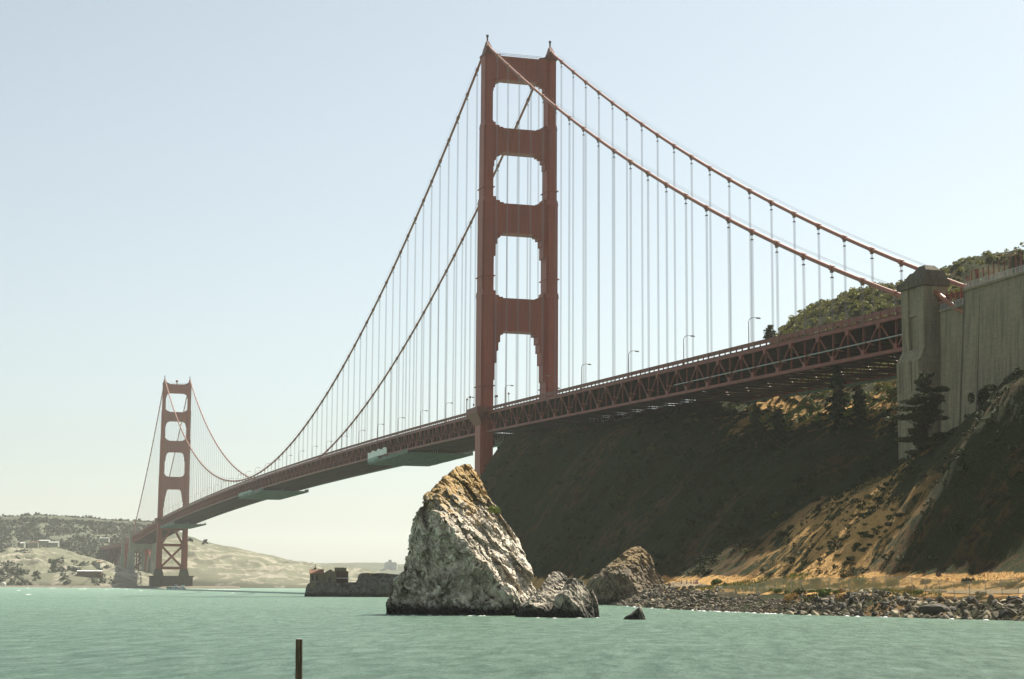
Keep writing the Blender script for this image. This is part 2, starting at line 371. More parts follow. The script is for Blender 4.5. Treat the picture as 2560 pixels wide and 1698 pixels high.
def dry_sunlit_cover(s, t, z):      # dry grass and scrub cover, shaped to paint in the sunlit patches and shade
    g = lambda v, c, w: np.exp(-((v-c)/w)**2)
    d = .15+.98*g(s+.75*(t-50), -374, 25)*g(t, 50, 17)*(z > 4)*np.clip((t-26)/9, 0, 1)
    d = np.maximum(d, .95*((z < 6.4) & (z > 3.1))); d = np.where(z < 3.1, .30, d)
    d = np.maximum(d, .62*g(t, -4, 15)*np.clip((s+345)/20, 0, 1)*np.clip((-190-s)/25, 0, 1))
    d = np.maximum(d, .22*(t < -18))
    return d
at = hill_o.data.attributes.new("dry", 'FLOAT', 'POINT'); at.data.foreach_set("value", dry_sunlit_cover(V[:, 0], V[:, 1], V[:, 2]).astype(np.float32))  # carries the painted sun patches and slope shade into the ground colour

# the sandy shore road on the terrace
pts_road = [(-470, 66), (-435, 71), (-400, 71), (-372, 68), (-350, 65), (-320, 61.5), (-300, 59)]
rv = []; rf = []
fine = []
for i in range(len(pts_road)-1):
    for k in range(12):
        u = k/12; fine.append((pts_road[i][0]*(1-u)+pts_road[i+1][0]*u, pts_road[i][1]*(1-u)+pts_road[i+1][1]*u))
for (s_, t_) in fine:
    for w in (-1.1, -.5, 0, .5, 1.1): rv.append((s_, t_+w))
rz = ground_z([p[0] for p in rv], [p[1] for p in rv])+.10
rv = [(p[0], p[1], z) for p, z in zip(rv, rz)]
for i in range(len(fine)-1):
    for k in range(4): rf.append((i*5+k, i*5+5+k, i*5+6+k, i*5+k+1))
M['dirt'] = simple("sandy_dirt", (.22, .16, .08), .95, .25, .5)
tag(mesh_np("shore_road", rv, rf, M['dirt'], smooth=True), kind='structure')

# ------------------------------------------------------------------ bridge profiles
H = 13.7
def rail_z(s):                       # top of the pavement railing
    s = float(s)
    if s < 0: return 75.4+s*.0262
    if s > 1280: return 75.4-(s-1280)*.030
    u = s/1280; return 75.4+6.6*4*u*(1-u)
def cable_z(s):
    if s < 0:
        u = -s/343; return 227*(1-u)+67.13*u-40.26*u*(1-u)+2.1*u*(1-u)*(1-2*u)
    if s > 1280:
        u = (s-1280)/343; return 227*(1-u)+66*u-40*u*(1-u)
    return 82.9+(227.6-82.9)*((s-640)/640)**2

bridge = empty("suspension_bridge", (0, 0, 0))
tag(bridge, "long orange suspension bridge with two tall towers crossing the strait", "bridge")
# ---- towers
LEG = [(44, 121, 5.0, 2.6), (121, 160, 4.75, 2.45), (160, 192, 4.3, 2.1), (192, 222.3, 3.8, 1.75)]
def leg_shape(mb, cy, z0):
    secs = [(z0, 46, 5.5, 3.0), (46, 121, 5.0, 2.65)]+LEG[1:]
    for i, (a, b, hs, ht) in enumerate(secs):
        if b <= z0: continue
        # stepped cruciform plan: three nested boxes whose corners step in
        mb.box(-hs, hs, cy-ht*.72, cy+ht*.72, a, b)
        mb.box(-hs*.80, hs*.80, cy-ht, cy+ht, a, b-.004)
        mb.box(-hs*.90, hs*.90, cy-ht*.87, cy+ht*.87, a, b-.8)
        # sloping ledge on top of each step
        if i < len(secs)-1:
            h2, t2 = secs[i+1][2], secs[i+1][3]
            mb.hexa([(-hs*.98, cy-ht*.98, b), (hs*.98, cy-ht*.98, b), (hs*.98, cy+ht*.98, b), (-hs*.98, cy+ht*.98, b),
                     (-h2, cy-t2, b+2.2), (h2, cy-t2, b+2.2), (h2, cy+t2, b+2.2), (-h2, cy+t2, b+2.2)])
    for z, hs, ht in ((84, 5.0, 2.65), (129, 4.75, 2.45), (166, 4.3, 2.1)):     # maintenance catwalk collars
        mb.box(-hs-.35, hs+.35, cy-ht-.35, cy+ht+.35, z, z+.35)
def opening_strut(mb, z0, z1, inner, steps_dn, steps_up, hs, peak=0):
    """portal strut between the legs with stepped corner brackets below and above it"""
    mb.box(-hs, hs, -inner-.3, inner+.3, z0, z1)
    for n, (dy, dz) in enumerate(steps_dn):
        h = hs-.25-.12*n
        for s_ in (-1, 1):
            y0, y1 = sorted((s_*(inner+.2), s_*(inner-dy))); mb.box(-h, h, y0, y1, z0-dz, z0+.3)
    for n, (dy, dz) in enumerate(steps_up):
        h = hs-.25-.12*n
        for s_ in (-1, 1):
            y0, y1 = sorted((s_*(inner+.2), s_*(inner-dy))); mb.box(-h, h, y0, y1, z1-.3, z1+dz)
def flutes(mb, z0, z1, inner, hs):     # vertical ribs of the strut cladding
    n = 16
    for k in range(n):
        y = -inner+.6+(2*inner-1.2)*k/(n-1)
        for s_ in (-1, 1):
            a, b = sorted((s_*hs, s_*(hs+.16))); mb.box(a, b, y-.2, y+.2, z0+1.2, z1-1.0)
def make_tower(x, z0, far=False):
    mb = MB()
    for cy in (H, -H): leg_shape(mb, cy, z0)
    t = mb.build("tower", M['orange'], bridge); t.location = (x, 0, 0)
    st = [(212.3, 222.3, 11.9, 2.6, [(3.6, .6), (2.4, 1.3), (1.1, 3.4), (.5, 5.0)], []),
          (181.4, 191.6, 11.5, 2.9, [(3.8, .7), (2.6, 1.4), (1.4, 3.2), (.6, 6.0)], [(4.2, .5), (2.6, 1.2), (1.0, 2.4)]),
          (147.4, 159.8, 11.15, 3.2, [(4.0, .7), (2.8, 1.8), (1.7, 4.5), (1.0, 9.5)], [(4.2, .5), (2.6, 1.3), (1.0, 2.8)]),
          (106.8, 120.4, 11.05, 3.4, [(4.2, 1.3), (3.0, 4.5), (2.3, 8.0), (1.6, 13), (.8, 20)], [(4.0, .5), (2.4, 1.2), (1.0, 3.0)])]
    for z0_, z1_, inner, hs, dn, up in st:
        b = MB(); opening_strut(b, z0_, z1_, inner, dn, up, hs); flutes(b, z0_, z1_, inner-3, hs)
        b.build("portal_strut", M['orange'], t)
    for cy in (H, -H):     # saddle housings that flare up to the cable
        b = MB()
        b.box(-4.3, 4.3, cy-2.1, cy+2.1, 222.3, 223.2)
        b.hexa([(-3.6, cy-1.5, 223.2), (3.6, cy-1.5, 223.2), (3.6, cy+1.5, 223.2), (-3.6, cy+1.5, 223.2),
                (-2.6, cy-1.0, 226.2), (2.6, cy-1.0, 226.2), (2.6, cy+1.0, 226.2), (-2.6, cy+1.0, 226.2)])
        b.hexa([(-2.6, cy-.9, 226.2), (2.6, cy-.9, 226.2), (2.6, cy+.9, 226.2), (-2.6, cy+.9, 226.2),
                (-1.0, cy-.5, 228.6), (1.0, cy-.5, 228.6), (1.0, cy+.5, 228.6), (-1.0, cy+.5, 228.6)])
        sg = -1 if cy > 0 else 1
        b.prism([(cy+sg*1.4, 222.4), (cy+sg*1.4, 225.2), (cy+sg*3.0, 223.6), (cy+sg*5.2, 223.0), (cy+sg*5.2, 222.4)], 'x', -2.2, 2.2)
        b.build("saddle_housing", M['orange_dull'], t)
        b = MB(); b.tube([(0, cy, 228.6), (0, cy, 230.6)], .35, 8); b.tube([(0, cy, 230.6), (0, cy, 231.5)], .55, 8)
        b.box(-.9, .9, cy-.06, cy+.06, 229.6, 229.75); b.build("beacon", M['dark_steel'], t)
    b = MB()             # walkway rail on top of the top strut
    for y in np.linspace(-9, 9, 19): b.box(-2.45, -2.35, y-.04, y+.04, 222.3, 223.5)
    for z in (222.9, 223.5): b.box(-2.45, -2.35, -9.2, 9.2, z-.04, z+.04)
    b.build("top_railing", M['orange_dull'], t)
    if far:
        b = MB(); b.tube([(0, .4, 222.3), (0, .4, 225)], .5, 8)
        for k in range(7):
            a = -1.2+k*.4; b.tube([(0, .4+math.cos(a*1.3)*0, 225+k*.001), (0, .4, 225.01)], .1, 4)
        b.tube([(0, .4, 224.8), (0, .4, 225.6), (0, .4, 226.6), (0, .4, 227.2)], [.8, 1.5, 1.5, .7], 10)
        b.build("radar_dome", M['orange_dull'], t)
    for cy in (H, -H):   # pavement balcony that goes round the outside of each leg
        sg = 1 if cy > 0 else -1; b = MB()
        y0, y1 = sorted((sg*14.2, sg*19.0)); b.box(-8.2, 8.2, y0, y1, rail_z(0)-2.6, rail_z(0)-1.9)
        y0, y1 = sorted((sg*18.85, sg*19.05)); b.box(-8.2, 8.2, y0, y1, rail_z(0)-1.9, rail_z(0)-.2)
        for x_ in (-8.2, 8.0):
            y0, y1 = sorted((sg*14.2, sg*18.85)); b.box(x_, x_+.2, y0, y1, rail_z(0)-1.9, rail_z(0)-.2)
        y0, y1 = sg*16.4, sg*18.6
        b.hexa([(-6, min(y0, sg*16.5), rail_z(0)-7), (6, min(y0, sg*16.5), rail_z(0)-7), (6, max(y0, sg*16.5), rail_z(0)-7), (-6, max(y0, sg*16.5), rail_z(0)-7),
                (-7.8, min(y0, y1), rail_z(0)-2.6), (7.8, min(y0, y1), rail_z(0)-2.6), (7.8, max(y0, y1), rail_z(0)-2.6), (-7.8, max(y0, y1), rail_z(0)-2.6)])
        b.build("pavement_balcony", M['orange_dull'], t)
    # bracing under the deck
    b = MB(); yi = 11.0
    for z in ((21.6, 46.4, 63.8) if far else (21.6, 46.4)):
        MB().box(-3, 3, -yi, yi, z-1.4, z+1.4).build("portal_strut", M['orange'], t)
    for za, zb in (((23, 45), (48, 63)) if far else ((23, 45),)):
        lim = 11.0; b = MB()
        if za > 40:
            b.beam((0, -lim, za), (0, -2.5, zb-.2), 4.4, 2.1, (0, 0, 1)); b.beam((.02, lim, za), (.02, 2.5, zb-.2), 4.4, 2.1, (0, 0, 1))
        else:
            b.beam((0, -lim, za), (0, lim, zb), 4.4, 2.1); b.beam((.03, lim, za), (.03, -lim, zb), 4.3, 2.1)
        b.build("cross_brace", M['orange'], t)
    if far:
        b = MB()
        b.box(-13, 13, -22, 22, -2, 12.2); b.box(-14.5, 14.5, -23.5, 23.5, 12.2, 13.2)
        for cy in (H, -H): b.hexa([(-7.5, cy-5, 13.2), (7.5, cy-5, 13.2), (7.5, cy+5, 13.2), (-7.5, cy+5, 13.2), (-6, cy-3.4, 20.5), (6, cy-3.4, 20.5), (6, cy+3.4, 20.5), (-6, cy+3.4, 20.5)])
        b.build("tower_pier", M['concrete_dark'], t)
    else:
        b = MB(); b.box(-14, 12, -24, 24, -3, 12); b.build("tower_pier", M['concrete'], t)
    return t
make_tower(0, 10)
make_tower(1280, 13, True)
# ---- main cables
for sg in (1, -1):
    y = sg*H; b = MB()
    sN = np.linspace(-352.5 if sg > 0 else -350, 0, 60); sM = np.linspace(0, 1280, 170); sS = np.linspace(1280, 1625, 40)
    def seg(arr): b.tube([(s_, y, cable_z(s_) if s_ > -343 else cable_z(-343)+(s_+343)*.37) for s_ in arr], .52, 10)
    seg(sN); seg(sM); seg(sS)
    ks = [-15.24*k for k in range(1, 23)]+[15.24*k for k in range(1, 84)]+[1280+15.24*k for k in range(1, 23)]
    for s_ in ks:      # cable bands
        z = cable_z(s_); e = .75; z2 = cable_z(s_+.1); d = np.array([.1, 0, z2-z]); d /= np.linalg.norm(d); c = np.array([s_, y, z])
        b.tube([c-d*e, c+d*e], .72, 10)
    b.build("main_cable", M['cable'], bridge, smooth=False)
    b = MB()           # hand ropes above the cable
    for arr in (sN[:-2], sM[2:-2]):
        for dy in (-.6, .6): b.tube([(s_, y+dy, (cable_z(s_) if s_ > -343 else cable_z(-343)+(s_+343)*.37)+1.6) for s_ in arr], .035, 4)
    b.build("hand_rope", M['rope'], bridge)
# ---- suspenders: each is a pair of rope loops under its cable band
sus = []
for sg in (1, -1):
    for k in range(1, 23): sus.append((-15.24*k, sg))
    for k in range(1, 84): sus.append((15.24*k, sg))
    for k in range(1, 23): sus.append((1280+15.24*k, sg))
def sus_geo(b, s_, sg, near):
    y = sg*H; zt = cable_z(s_)-.4; zb = rail_z(s_)-2.3
    if zt-zb < .6: return
    r = .025
    b.box(s_-.5, s_+.5, y-.3, y+.3, zt-.7, zt-.1)
    zj = zt-1.9 if zt-zb > 5 else zt-.6
    for a in (-1, 1):
        b.beam((s_+a*.42, y, zt-.3), (s_+a*.24, y, zj), .09, .09, (0, 1, 0))
        b.box(s_+a*.24-r, s_+a*.24+r, y-.25, y-.25+2*r, zb, zj); b.box(s_+a*.24-r, s_+a*.24+r, y+.13, y+.13+2*r, zb, zj)
    b.box(s_-.36, s_+.36, y-.32, y+.32, zj-.12, zj+.12)
sus.sort(key=lambda q: math.hypot(q[0]-CAM[0], q[1]*H-CAM[1])/(1+max(0, cable_z(q[0])-rail_z(q[0]))*.004))
rest = MB()
for i, (s_, sg) in enumerate(sus):
    if i < 100:
        b = MB(); sus_geo(b, s_, sg, True); b.build("suspender", M['rope'], bridge)
    else: sus_geo(rest, s_, sg, False)
tag(rest.build("suspender_ropes", M['rope'], bridge), kind='stuff')
# ---- deck
s_all = np.arange(-343, 1623+.1, 7.62*1.0)
s_all = np.array([-342.9+7.62*i for i in range(0, 259)])
def strip(b, y0, y1, dz0, dz1, ss):
    for a, c in zip(ss[:-1], ss[1:]):
        za, zc = rail_z(a), rail_z(c)
        b.hexa([(a, y0, za+dz0), (c, y0, zc+dz0), (c, y1, zc+dz0), (a, y1, za+dz0), (a, y0, za+dz1), (c, y0, zc+dz1), (c, y1, zc+dz1), (a, y1, za+dz1)])
s_deck = [-366]+list(s_all[::2])
b = MB(); strip(b, -9.4, 9.4, -1.9, -1.5, s_deck); b.build("roadway", M['asphalt'], bridge)
for sg in (1, -1):
    b = MB(); y0, y1 = sorted((sg*9.4, sg*13.34)); strip(b, y0, y1, -1.95, -1.48, s_deck)
    y0, y1 = sorted((sg*9.3, sg*9.5)); strip(b, y0, y1, -1.48, -1.1, s_deck)
    b.build("pavement", M['orange_dull'], bridge)
    b = MB(); y0, y1 = sorted((sg*13.36, sg*13.5)); strip(b, y0, y1, -.98, -.02, s_deck)      # pickets read as one sheet
    y0, y1 = sorted((sg*13.3, sg*13.56)); strip(b, y0, y1, -.02, .12, s_deck)
    y0, y1 = sorted((sg*13.34, sg*13.54)); strip(b, y0, y1, -1.56, -1.46, s_deck)
    for a in s_all[::1]:
        if abs(a) < 6 or abs(a-1280) < 6: continue
        b.box(a-.16, a+.16, min(sg*13.28, sg*13.6), max(sg*13.28, sg*13.6), rail_z(a)-1.75, rail_z(a)+.15)
        b.box(a+3.7, a+3.9, min(sg*13.28, sg*13.58), max(sg*13.28, sg*13.58), rail_z(a)-1.75, rail_z(a)+.1)
    b.build("railing", M['orange_dull'], bridge)
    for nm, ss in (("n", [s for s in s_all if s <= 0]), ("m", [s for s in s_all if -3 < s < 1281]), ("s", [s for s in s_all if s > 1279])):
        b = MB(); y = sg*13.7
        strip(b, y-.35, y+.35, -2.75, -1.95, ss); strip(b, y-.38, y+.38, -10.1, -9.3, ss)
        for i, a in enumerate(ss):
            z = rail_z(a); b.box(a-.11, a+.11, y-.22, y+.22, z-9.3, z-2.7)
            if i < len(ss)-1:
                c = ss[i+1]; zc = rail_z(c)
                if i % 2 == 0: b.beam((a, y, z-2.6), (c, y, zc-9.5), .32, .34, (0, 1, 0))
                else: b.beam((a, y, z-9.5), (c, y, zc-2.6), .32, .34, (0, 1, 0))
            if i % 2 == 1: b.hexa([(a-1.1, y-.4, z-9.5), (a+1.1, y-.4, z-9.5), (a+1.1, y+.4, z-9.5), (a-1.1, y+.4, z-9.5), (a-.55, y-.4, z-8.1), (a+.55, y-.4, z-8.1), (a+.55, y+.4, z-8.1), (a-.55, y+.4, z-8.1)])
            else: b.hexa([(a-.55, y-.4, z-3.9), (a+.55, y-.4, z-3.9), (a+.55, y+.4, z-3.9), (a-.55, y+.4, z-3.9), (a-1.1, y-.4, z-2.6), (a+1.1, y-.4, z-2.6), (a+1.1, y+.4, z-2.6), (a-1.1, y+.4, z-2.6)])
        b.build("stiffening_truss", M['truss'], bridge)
    b = MB()       # outriggers of the safety net
    for i, a in enumerate(s_all):
        if i % 2 == 0:
            z = rail_z(a)-7.4; q = b if (sg < 0 or i > 110) else MB()
            q.beam((a+2, sg*14.1, z), (a+2, sg*16.4, z+.35), .22, .22)
            if q is not b: q.build("net_outrigger", M['cable'], bridge)
    tag(b.build("net_outriggers", M['cable'], bridge), kind='stuff')
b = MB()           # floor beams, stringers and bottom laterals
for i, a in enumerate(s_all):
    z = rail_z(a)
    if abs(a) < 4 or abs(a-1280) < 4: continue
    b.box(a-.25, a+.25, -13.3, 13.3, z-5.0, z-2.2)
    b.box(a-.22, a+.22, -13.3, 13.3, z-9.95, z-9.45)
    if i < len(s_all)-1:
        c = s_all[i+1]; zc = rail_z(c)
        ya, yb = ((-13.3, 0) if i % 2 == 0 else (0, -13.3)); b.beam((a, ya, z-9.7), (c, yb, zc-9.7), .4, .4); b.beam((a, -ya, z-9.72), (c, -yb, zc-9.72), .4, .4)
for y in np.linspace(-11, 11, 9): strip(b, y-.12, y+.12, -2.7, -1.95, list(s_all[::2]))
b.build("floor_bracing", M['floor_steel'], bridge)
b = MB()
b.tube([(s_, 14.35, rail_z(s_)-9.95+3.4-(s_+343)*.004) for s_ in np.linspace(-343, -205, 20)], .16, 6)
b.build("conduit", M['mesh'], bridge)
b = MB(); b.tube([(s_, -13.2, rail_z(s_)-10.6) for s_ in np.linspace(-343, 1280, 120)], .42, 6); b.build("conduit", M['tarp_green'], bridge)

# ---- hung scaffolds (each hangs from the deck and can travel)
def scaffold(name, s0, s1, drop, label, wrapE, wrapW, t0=-17.5, t1=14.6):
    o = empty(name, ((s0+s1)/2, 0, rail_z((s0+s1)/2)-10.3-drop)); L = (s1-s0)/2
    tag(o, label, "scaffold", "scaffolds hung under the bridge deck")
    b = MB(); b.box(-L, L, t0, t1, -.25, .15)
    for x in np.arange(-L, L+.1, 4): b.box(x-.12, x+.12, t0, t1, -.75, -.25)
    b.build("platform", M['tarp_green'], o)
    b = MB()
    for x in np.arange(-L, L+.1, 4):
        for y in (t0, t1): b.box(x-.06, x+.06, y-.06, y+.06, .15, drop+.4)
        b.box(x-.06, x+.06, -.06, .06, .15, drop+.4)
    for z in (1.0,):
        for y in (t0, t1): b.box(-L, L, y-.05, y+.05, z, z+.1)
    b.build("hanger_frame", M['mesh'], o)
    for y, sp in ((t1+.1, wrapE), (t0-.1, wrapW)):
        for (a, c, h0, h1, mm) in sp:
            b = MB(); n = 10; vs = []
            for k in range(n+1):
                x = -L+(a+(c-a)*k/n)*2*L; w = .35*math.sin(k*1.9); hh_ = h1+.35*math.sin(k*2.3+a*9)
                vs += [(x, y+w, h0), (x, y+w+.2, hh_)]
            b.v = vs; b.f = [(2*k, 2*k+2, 2*k+3, 2*k+1) for k in range(n)]
            q = b.build("tarpaulin", M[mm], o); md = q.modifiers.new("thick", 'SOLIDIFY'); md.thickness = .08
    return o
scaffold("scaffold", 128, 215, 1.6, "long green scaffold platform under the deck, just left of the near tower", [(.0, .98, -.3, 1.2, 'tarp_green'), (.50, 1.0, 2.4, 5.6, 'white'), (.72, 1.0, .6, 2.4, 'tarp')], [(.0, .9, -.6, 1.5, 'tarp')])
scaffold("scaffold", 560, 680, 1.8, "green netted scaffold platform under the middle of the main span", [(.05, .95, -.3, 1.6, 'tarp_green'), (.45, 1.0, 1.2, 3.4, 'tarp')], [(.0, .8, -.6, 1.4, 'tarp_green')])
scaffold("scaffold", 1130, 1265, 2.2, "hazy scaffold platform under the deck beside the far tower", [(.0, 1.0, -.4, 2.0, 'tarp_green')], [(.0, .8, -.6, 1.0, 'tarp_green')])
scaffold("scaffold", 15, 48, .4, "short pale sheeted scaffold under the deck right behind the near tower leg", [], [(.0, 1.0, -.6, 2.0, 'tarp')], t0=-17, t1=-5)
scaffold("scaffold", -118, -88, .3, "short mint sheeted scaffold under the side span, farther left than the pale sheets", [], [(.0, 1.0, .2, 3.0, 'tarp')], t0=-17, t1=-5)

# ---- street lamps along the east pavement
def make_lamp():
    r = empty("street_lamp")
    b = MB(); b.tube([(0, 0, 0), (0, 0, 5.6), (0, 0, 7.4), (0, -.25, 8.05), (0, -.8, 8.45), (0, -1.6, 8.6), (0, -2.3, 8.6)], [.13, .11, .09, .08, .08, .07, .07], 8)
    b.box(-.22, .22, -.22, .22, 0, 1.1); b.build("lamp_post", M['lampmetal'], r)
    b = MB(); b.hexa([(-.24, -3.5, 8.3), (.24, -3.5, 8.3), (.24, -2.2, 8.35), (-.24, -2.2, 8.35), (-.15, -3.3, 8.65), (.15, -3.3, 8.65), (.15, -2.3, 8.7), (-.15, -2.3, 8.7)])
    b.build("lamp_head", M['lens'], r); return r
lamp0 = make_lamp(); first = True
names = {0: "nearest the pylon"}
ls = [-254.6+45.6*k for k in range(0, 34)]
for i, s_ in enumerate(ls):
    o = lamp0 if i == 0 else copy_tree(lamp0)
    yy = 12.9
    if abs(s_) < 20 or abs(s_-1280) < 15: yy = 12.0; s_ += 14 if s_ > 0 else -14
    o.location = (s_, yy, rail_z(s_)-1.3)
    NW = "first second third fourth fifth sixth seventh eighth ninth tenth eleventh twelfth thirteenth fourteenth fifteenth sixteenth seventeenth eighteenth nineteenth twentieth".split()
    if i < 6: lab = ["tall hooked street lamp on the side span, closest to the concrete pylon", "second hooked street lamp from the concrete pylon", "third hooked street lamp from the concrete pylon",
                     "fourth hooked street lamp from the concrete pylon, last but one before the near tower", "hooked street lamp standing just right of the near tower's far leg", "hooked street lamp seen through the near tower's lowest opening"][i]
    elif i < 20: lab = NW[i-6]+" hooked street lamp on the main span, counted leftward from the near tower"
    else: lab = NW[33-i]+" tiny hazy street lamp on the main span, counted from the far tower"
    tag(o, lab, "street lamp", "street lamps along the bridge deck")
def post_light(x, y, h, lab):
    o = empty("pavement_light", (x, y, rail_z(x)-1.3)); tag(o, lab, "lamp post", "short lights beside the near tower")
    MB().tube([(0, 0, 0), (0, 0, h)], .1, 6).build("lamp_post", M['lampmetal'], o)
    b = MB(); b.tube([(0, 0, h), (0, 0, h+.3), (0, 0, h+.75), (0, 0, h+.95)], [.12, .42, .36, .12], 8); b.build("lamp_head", M['lampmetal'], o)
post_light(-32, 13.0, 4.4, "short round-headed light post right of the near tower's closer leg")
post_light(-13.5, 12.9, 4.6, "short round-headed light post, left one of the close pair behind the near tower leg")
post_light(-15.6, 12.9, 4.6, "short round-headed light post, right one of the close pair behind the near tower leg")
post_light(8.0, 18.7, 4.8, "short light post on the left corner of the near tower's balcony")
post_light(3.4, 18.7, 5.4, "thin light post in the middle of the near tower's balcony")
post_light(18, 13.1, 3.6, "short light post on the deck just left of the near tower's balcony")

# ------------------------------------------------------------------ pylon and anchorage
pyl = empty("bridge_pylon", (-348.6, 14.2, 28)); tag(pyl, "tall stained concrete pylon at the bridge's shore end with stepped cap and flared foot", "pylon")
def rel(o, b, name, mat, **k):
    q = b.build(name, mat, o, **k); q.matrix_parent_inverse = Matrix.Translation(-Vector(o.location)); return q
PX0, PX1 = -353.3, -343.8
b = MB()
b.box(PX0, PX1, 11.2, 16.3, 55.2, 68.6)
b.box(PX0+.0, PX0+2.9, 16.3, 17.1, 55.2, 68.6); b.box(PX1-2.9, PX1, 16.3, 17.1, 55.2, 68.6)      # pilasters either side of the recessed panel
b.box(PX0+2.9, PX1-2.9, 16.3, 16.75, 62.5, 68.6)
b.hexa([(PX0-.1, 11.0, 52.6), (PX1+.4, 11.0, 52.6), (PX1+.4, 18.4, 52.6), (PX0-.1, 18.4, 52.6), (PX0, 11.2, 55.2), (PX1, 11.2, 55.2), (PX1, 17.1, 55.2), (PX0, 17.1, 55.2)])
b.box(PX0-.1, PX1+.4, 11.0, 18.4, 22, 52.6)
for x in (PX0+.0, PX0+3.3, PX1-1.2): b.box(x+.1, x+1.1, 18.4, 18.62, 46, 52.6)
rel(pyl, b, "shaft", M['concrete'])
b = MB()
b.box(PX0-.35, PX1+.9, 10.8, 17.6, 68.7, 70.1)
b.hexa([(PX0-.1, 11, 70.1), (PX1-.2, 11, 70.1), (PX1-.2, 17.2, 70.1), (PX0-.1, 17.2, 70.1), (PX0+.6, 11.6, 72.2), (PX1-2.4, 11.6, 72.2), (PX1-2.4, 16.2, 72.2), (PX0+.6, 16.2, 72.2)])
b.hexa([(PX0+.9, 12, 72.2), (PX1-2.8, 12, 72.2), (PX1-2.8, 15.8, 72.2), (PX0+.9, 15.8, 72.2), (PX0+2.4, 12.8, 73.5), (PX1-4.6, 12.8, 73.5), (PX1-4.6, 15.2, 73.5), (PX0+2.4, 15.2, 73.5)])
rel(pyl, b, "cap", M['concrete_dark'])
b = MB(); b.box(PX0, PX1, -16.5, -11.2, 30, 68.6); b.box(PX0-.5, PX1+.5, -17, -10.6, 68.6, 71.0); b.box(PX0+1.5, PX1-1.5, -11.2, 11.2, 50, 55.5)
rel(pyl, b, "west_shaft", M['concrete'])
b = MB(); b.tube([(PX0+.3, 14.0, 67.3), (-362, 14.0, 62.2), (-366, 14.0, 60.7)], .55, 10); rel(pyl, b, "cable_sleeve", M['cable'])
anc = empty("anchorage_wall", (-400, 10, 30)); tag(anc, "huge weathered concrete anchorage wall filling the right edge above the slope", "wall")
b = MB()
def batter(x0, x1, yt, zt, zb, out, yin=0):
    b.hexa([(x0, yin, zb), (x1+out*.3, yin, zb), (x1+out*.3, yt+out, zb), (x0, yt+out, zb), (x0, yin, zt), (x1, yin, zt), (x1, yt, zt), (x0, yt, zt)])
batter(-470, -369.8, 17.0, 64.6, 20, 2.6)
batter(-369.7, -355.2, 14.2, 62.5, 20, 1.0)
for x, d in ((-376.5, .03), (-384.5, .03), (-394, .03), (-404, .03)):       # pour joints
    pass
rel(anc, b, "wall", M['concrete'])
b = MB(); b.beam((-369.62, 16.9, 64.4), (-368.9, 19.5, 24), .28, .35, (1, 0, 0)); rel(anc, b, "shade_joint_strip", M['concrete_dark'])  # dark strip painting in the shadow and crack line at the corner
b = MB(); b.beam((-375.5, 17.02, 64.2), (-375.5, 19.58, 24), .10, .05, (1, 0, 0)); rel(anc, b, "shade_joint_strip", M['concrete_dark'])
b = MB(); b.box(-470, -369.5, 16.6, 17.4, 64.6, 65.1); b.box(-369.4, -355.3, 13.9, 14.6, 62.5, 62.9); rel(anc, b, "coping", M['concrete'])
b = MB()
def railrun(x0, x1, y, z, n):
    for x in np.linspace(x0, x1, n): b.box(x-.05, x+.05, y-.05, y+.05, z, z+1.3)
    for zz in (z+.15, z+1.25): b.box(x0, x1, y-.04, y+.04, zz-.04, zz+.04)
    for x in np.linspace(x0, x1, n*6): b.box(x-.025, x+.025, y-.02, y+.02, z+.1, z+1.2)
railrun(-440, -370, 17.1, 65.1, 50); railrun(-369, -355.5, 14.3, 62.9, 10)
rel(anc, b, "railing", M['mesh'])
# orange fence posts above the wall
for px_, h, w in [(2418, 2.8, .2), (2423, 2.6, .14), (2429.5, 3.6, .26), (2440, 3.6, .2), (2442.5, 3.5, .3), (2446, 3.5, .2), (2459, 3.4, .26), (2472, 3.5, .26), (2485, 3.6, .26), (2512, 3.6, .26), (2526, 3.8, .28), (2541, 3.9, .28), (2554, 4.2, .3), (2570, 4.2, .3), (2586, 4.2, .3)]:
    x = on_t(px_, 700, 16.7)[0]
    b = MB(); b.box(x-w*.38, x+w*.38, 16.7-.1, 16.7+.1, 65.1, 65.1+h); rel(anc, b, "fence_post", M['orange_dull'])
b = MB(); b.box(on_t(2445, 700, 16.7)[0], on_t(2430, 700, 16.7)[0], 16.62, 16.78, 68.45, 68.6); rel(anc, b, "fence_beam", M['orange'])
for x in (-357.2, -359.2, -361.1, -363, -364.9, -366.8, -368.6):
    b = MB(); b.box(x-.13, x+.13, 13.7, 13.95, 62.9, 66.4); rel(anc, b, "fence_post", M['orange'])
l = copy_tree(lamp0); l.location = (on_t(2498, 700, 16.2)[0], 16.2, 62.0); l.rotation_euler = (0, 0, 0); tag(l, "orange hooked street lamp above the anchorage wall, against the green hill", "street lamp", "street lamps along the bridge deck")

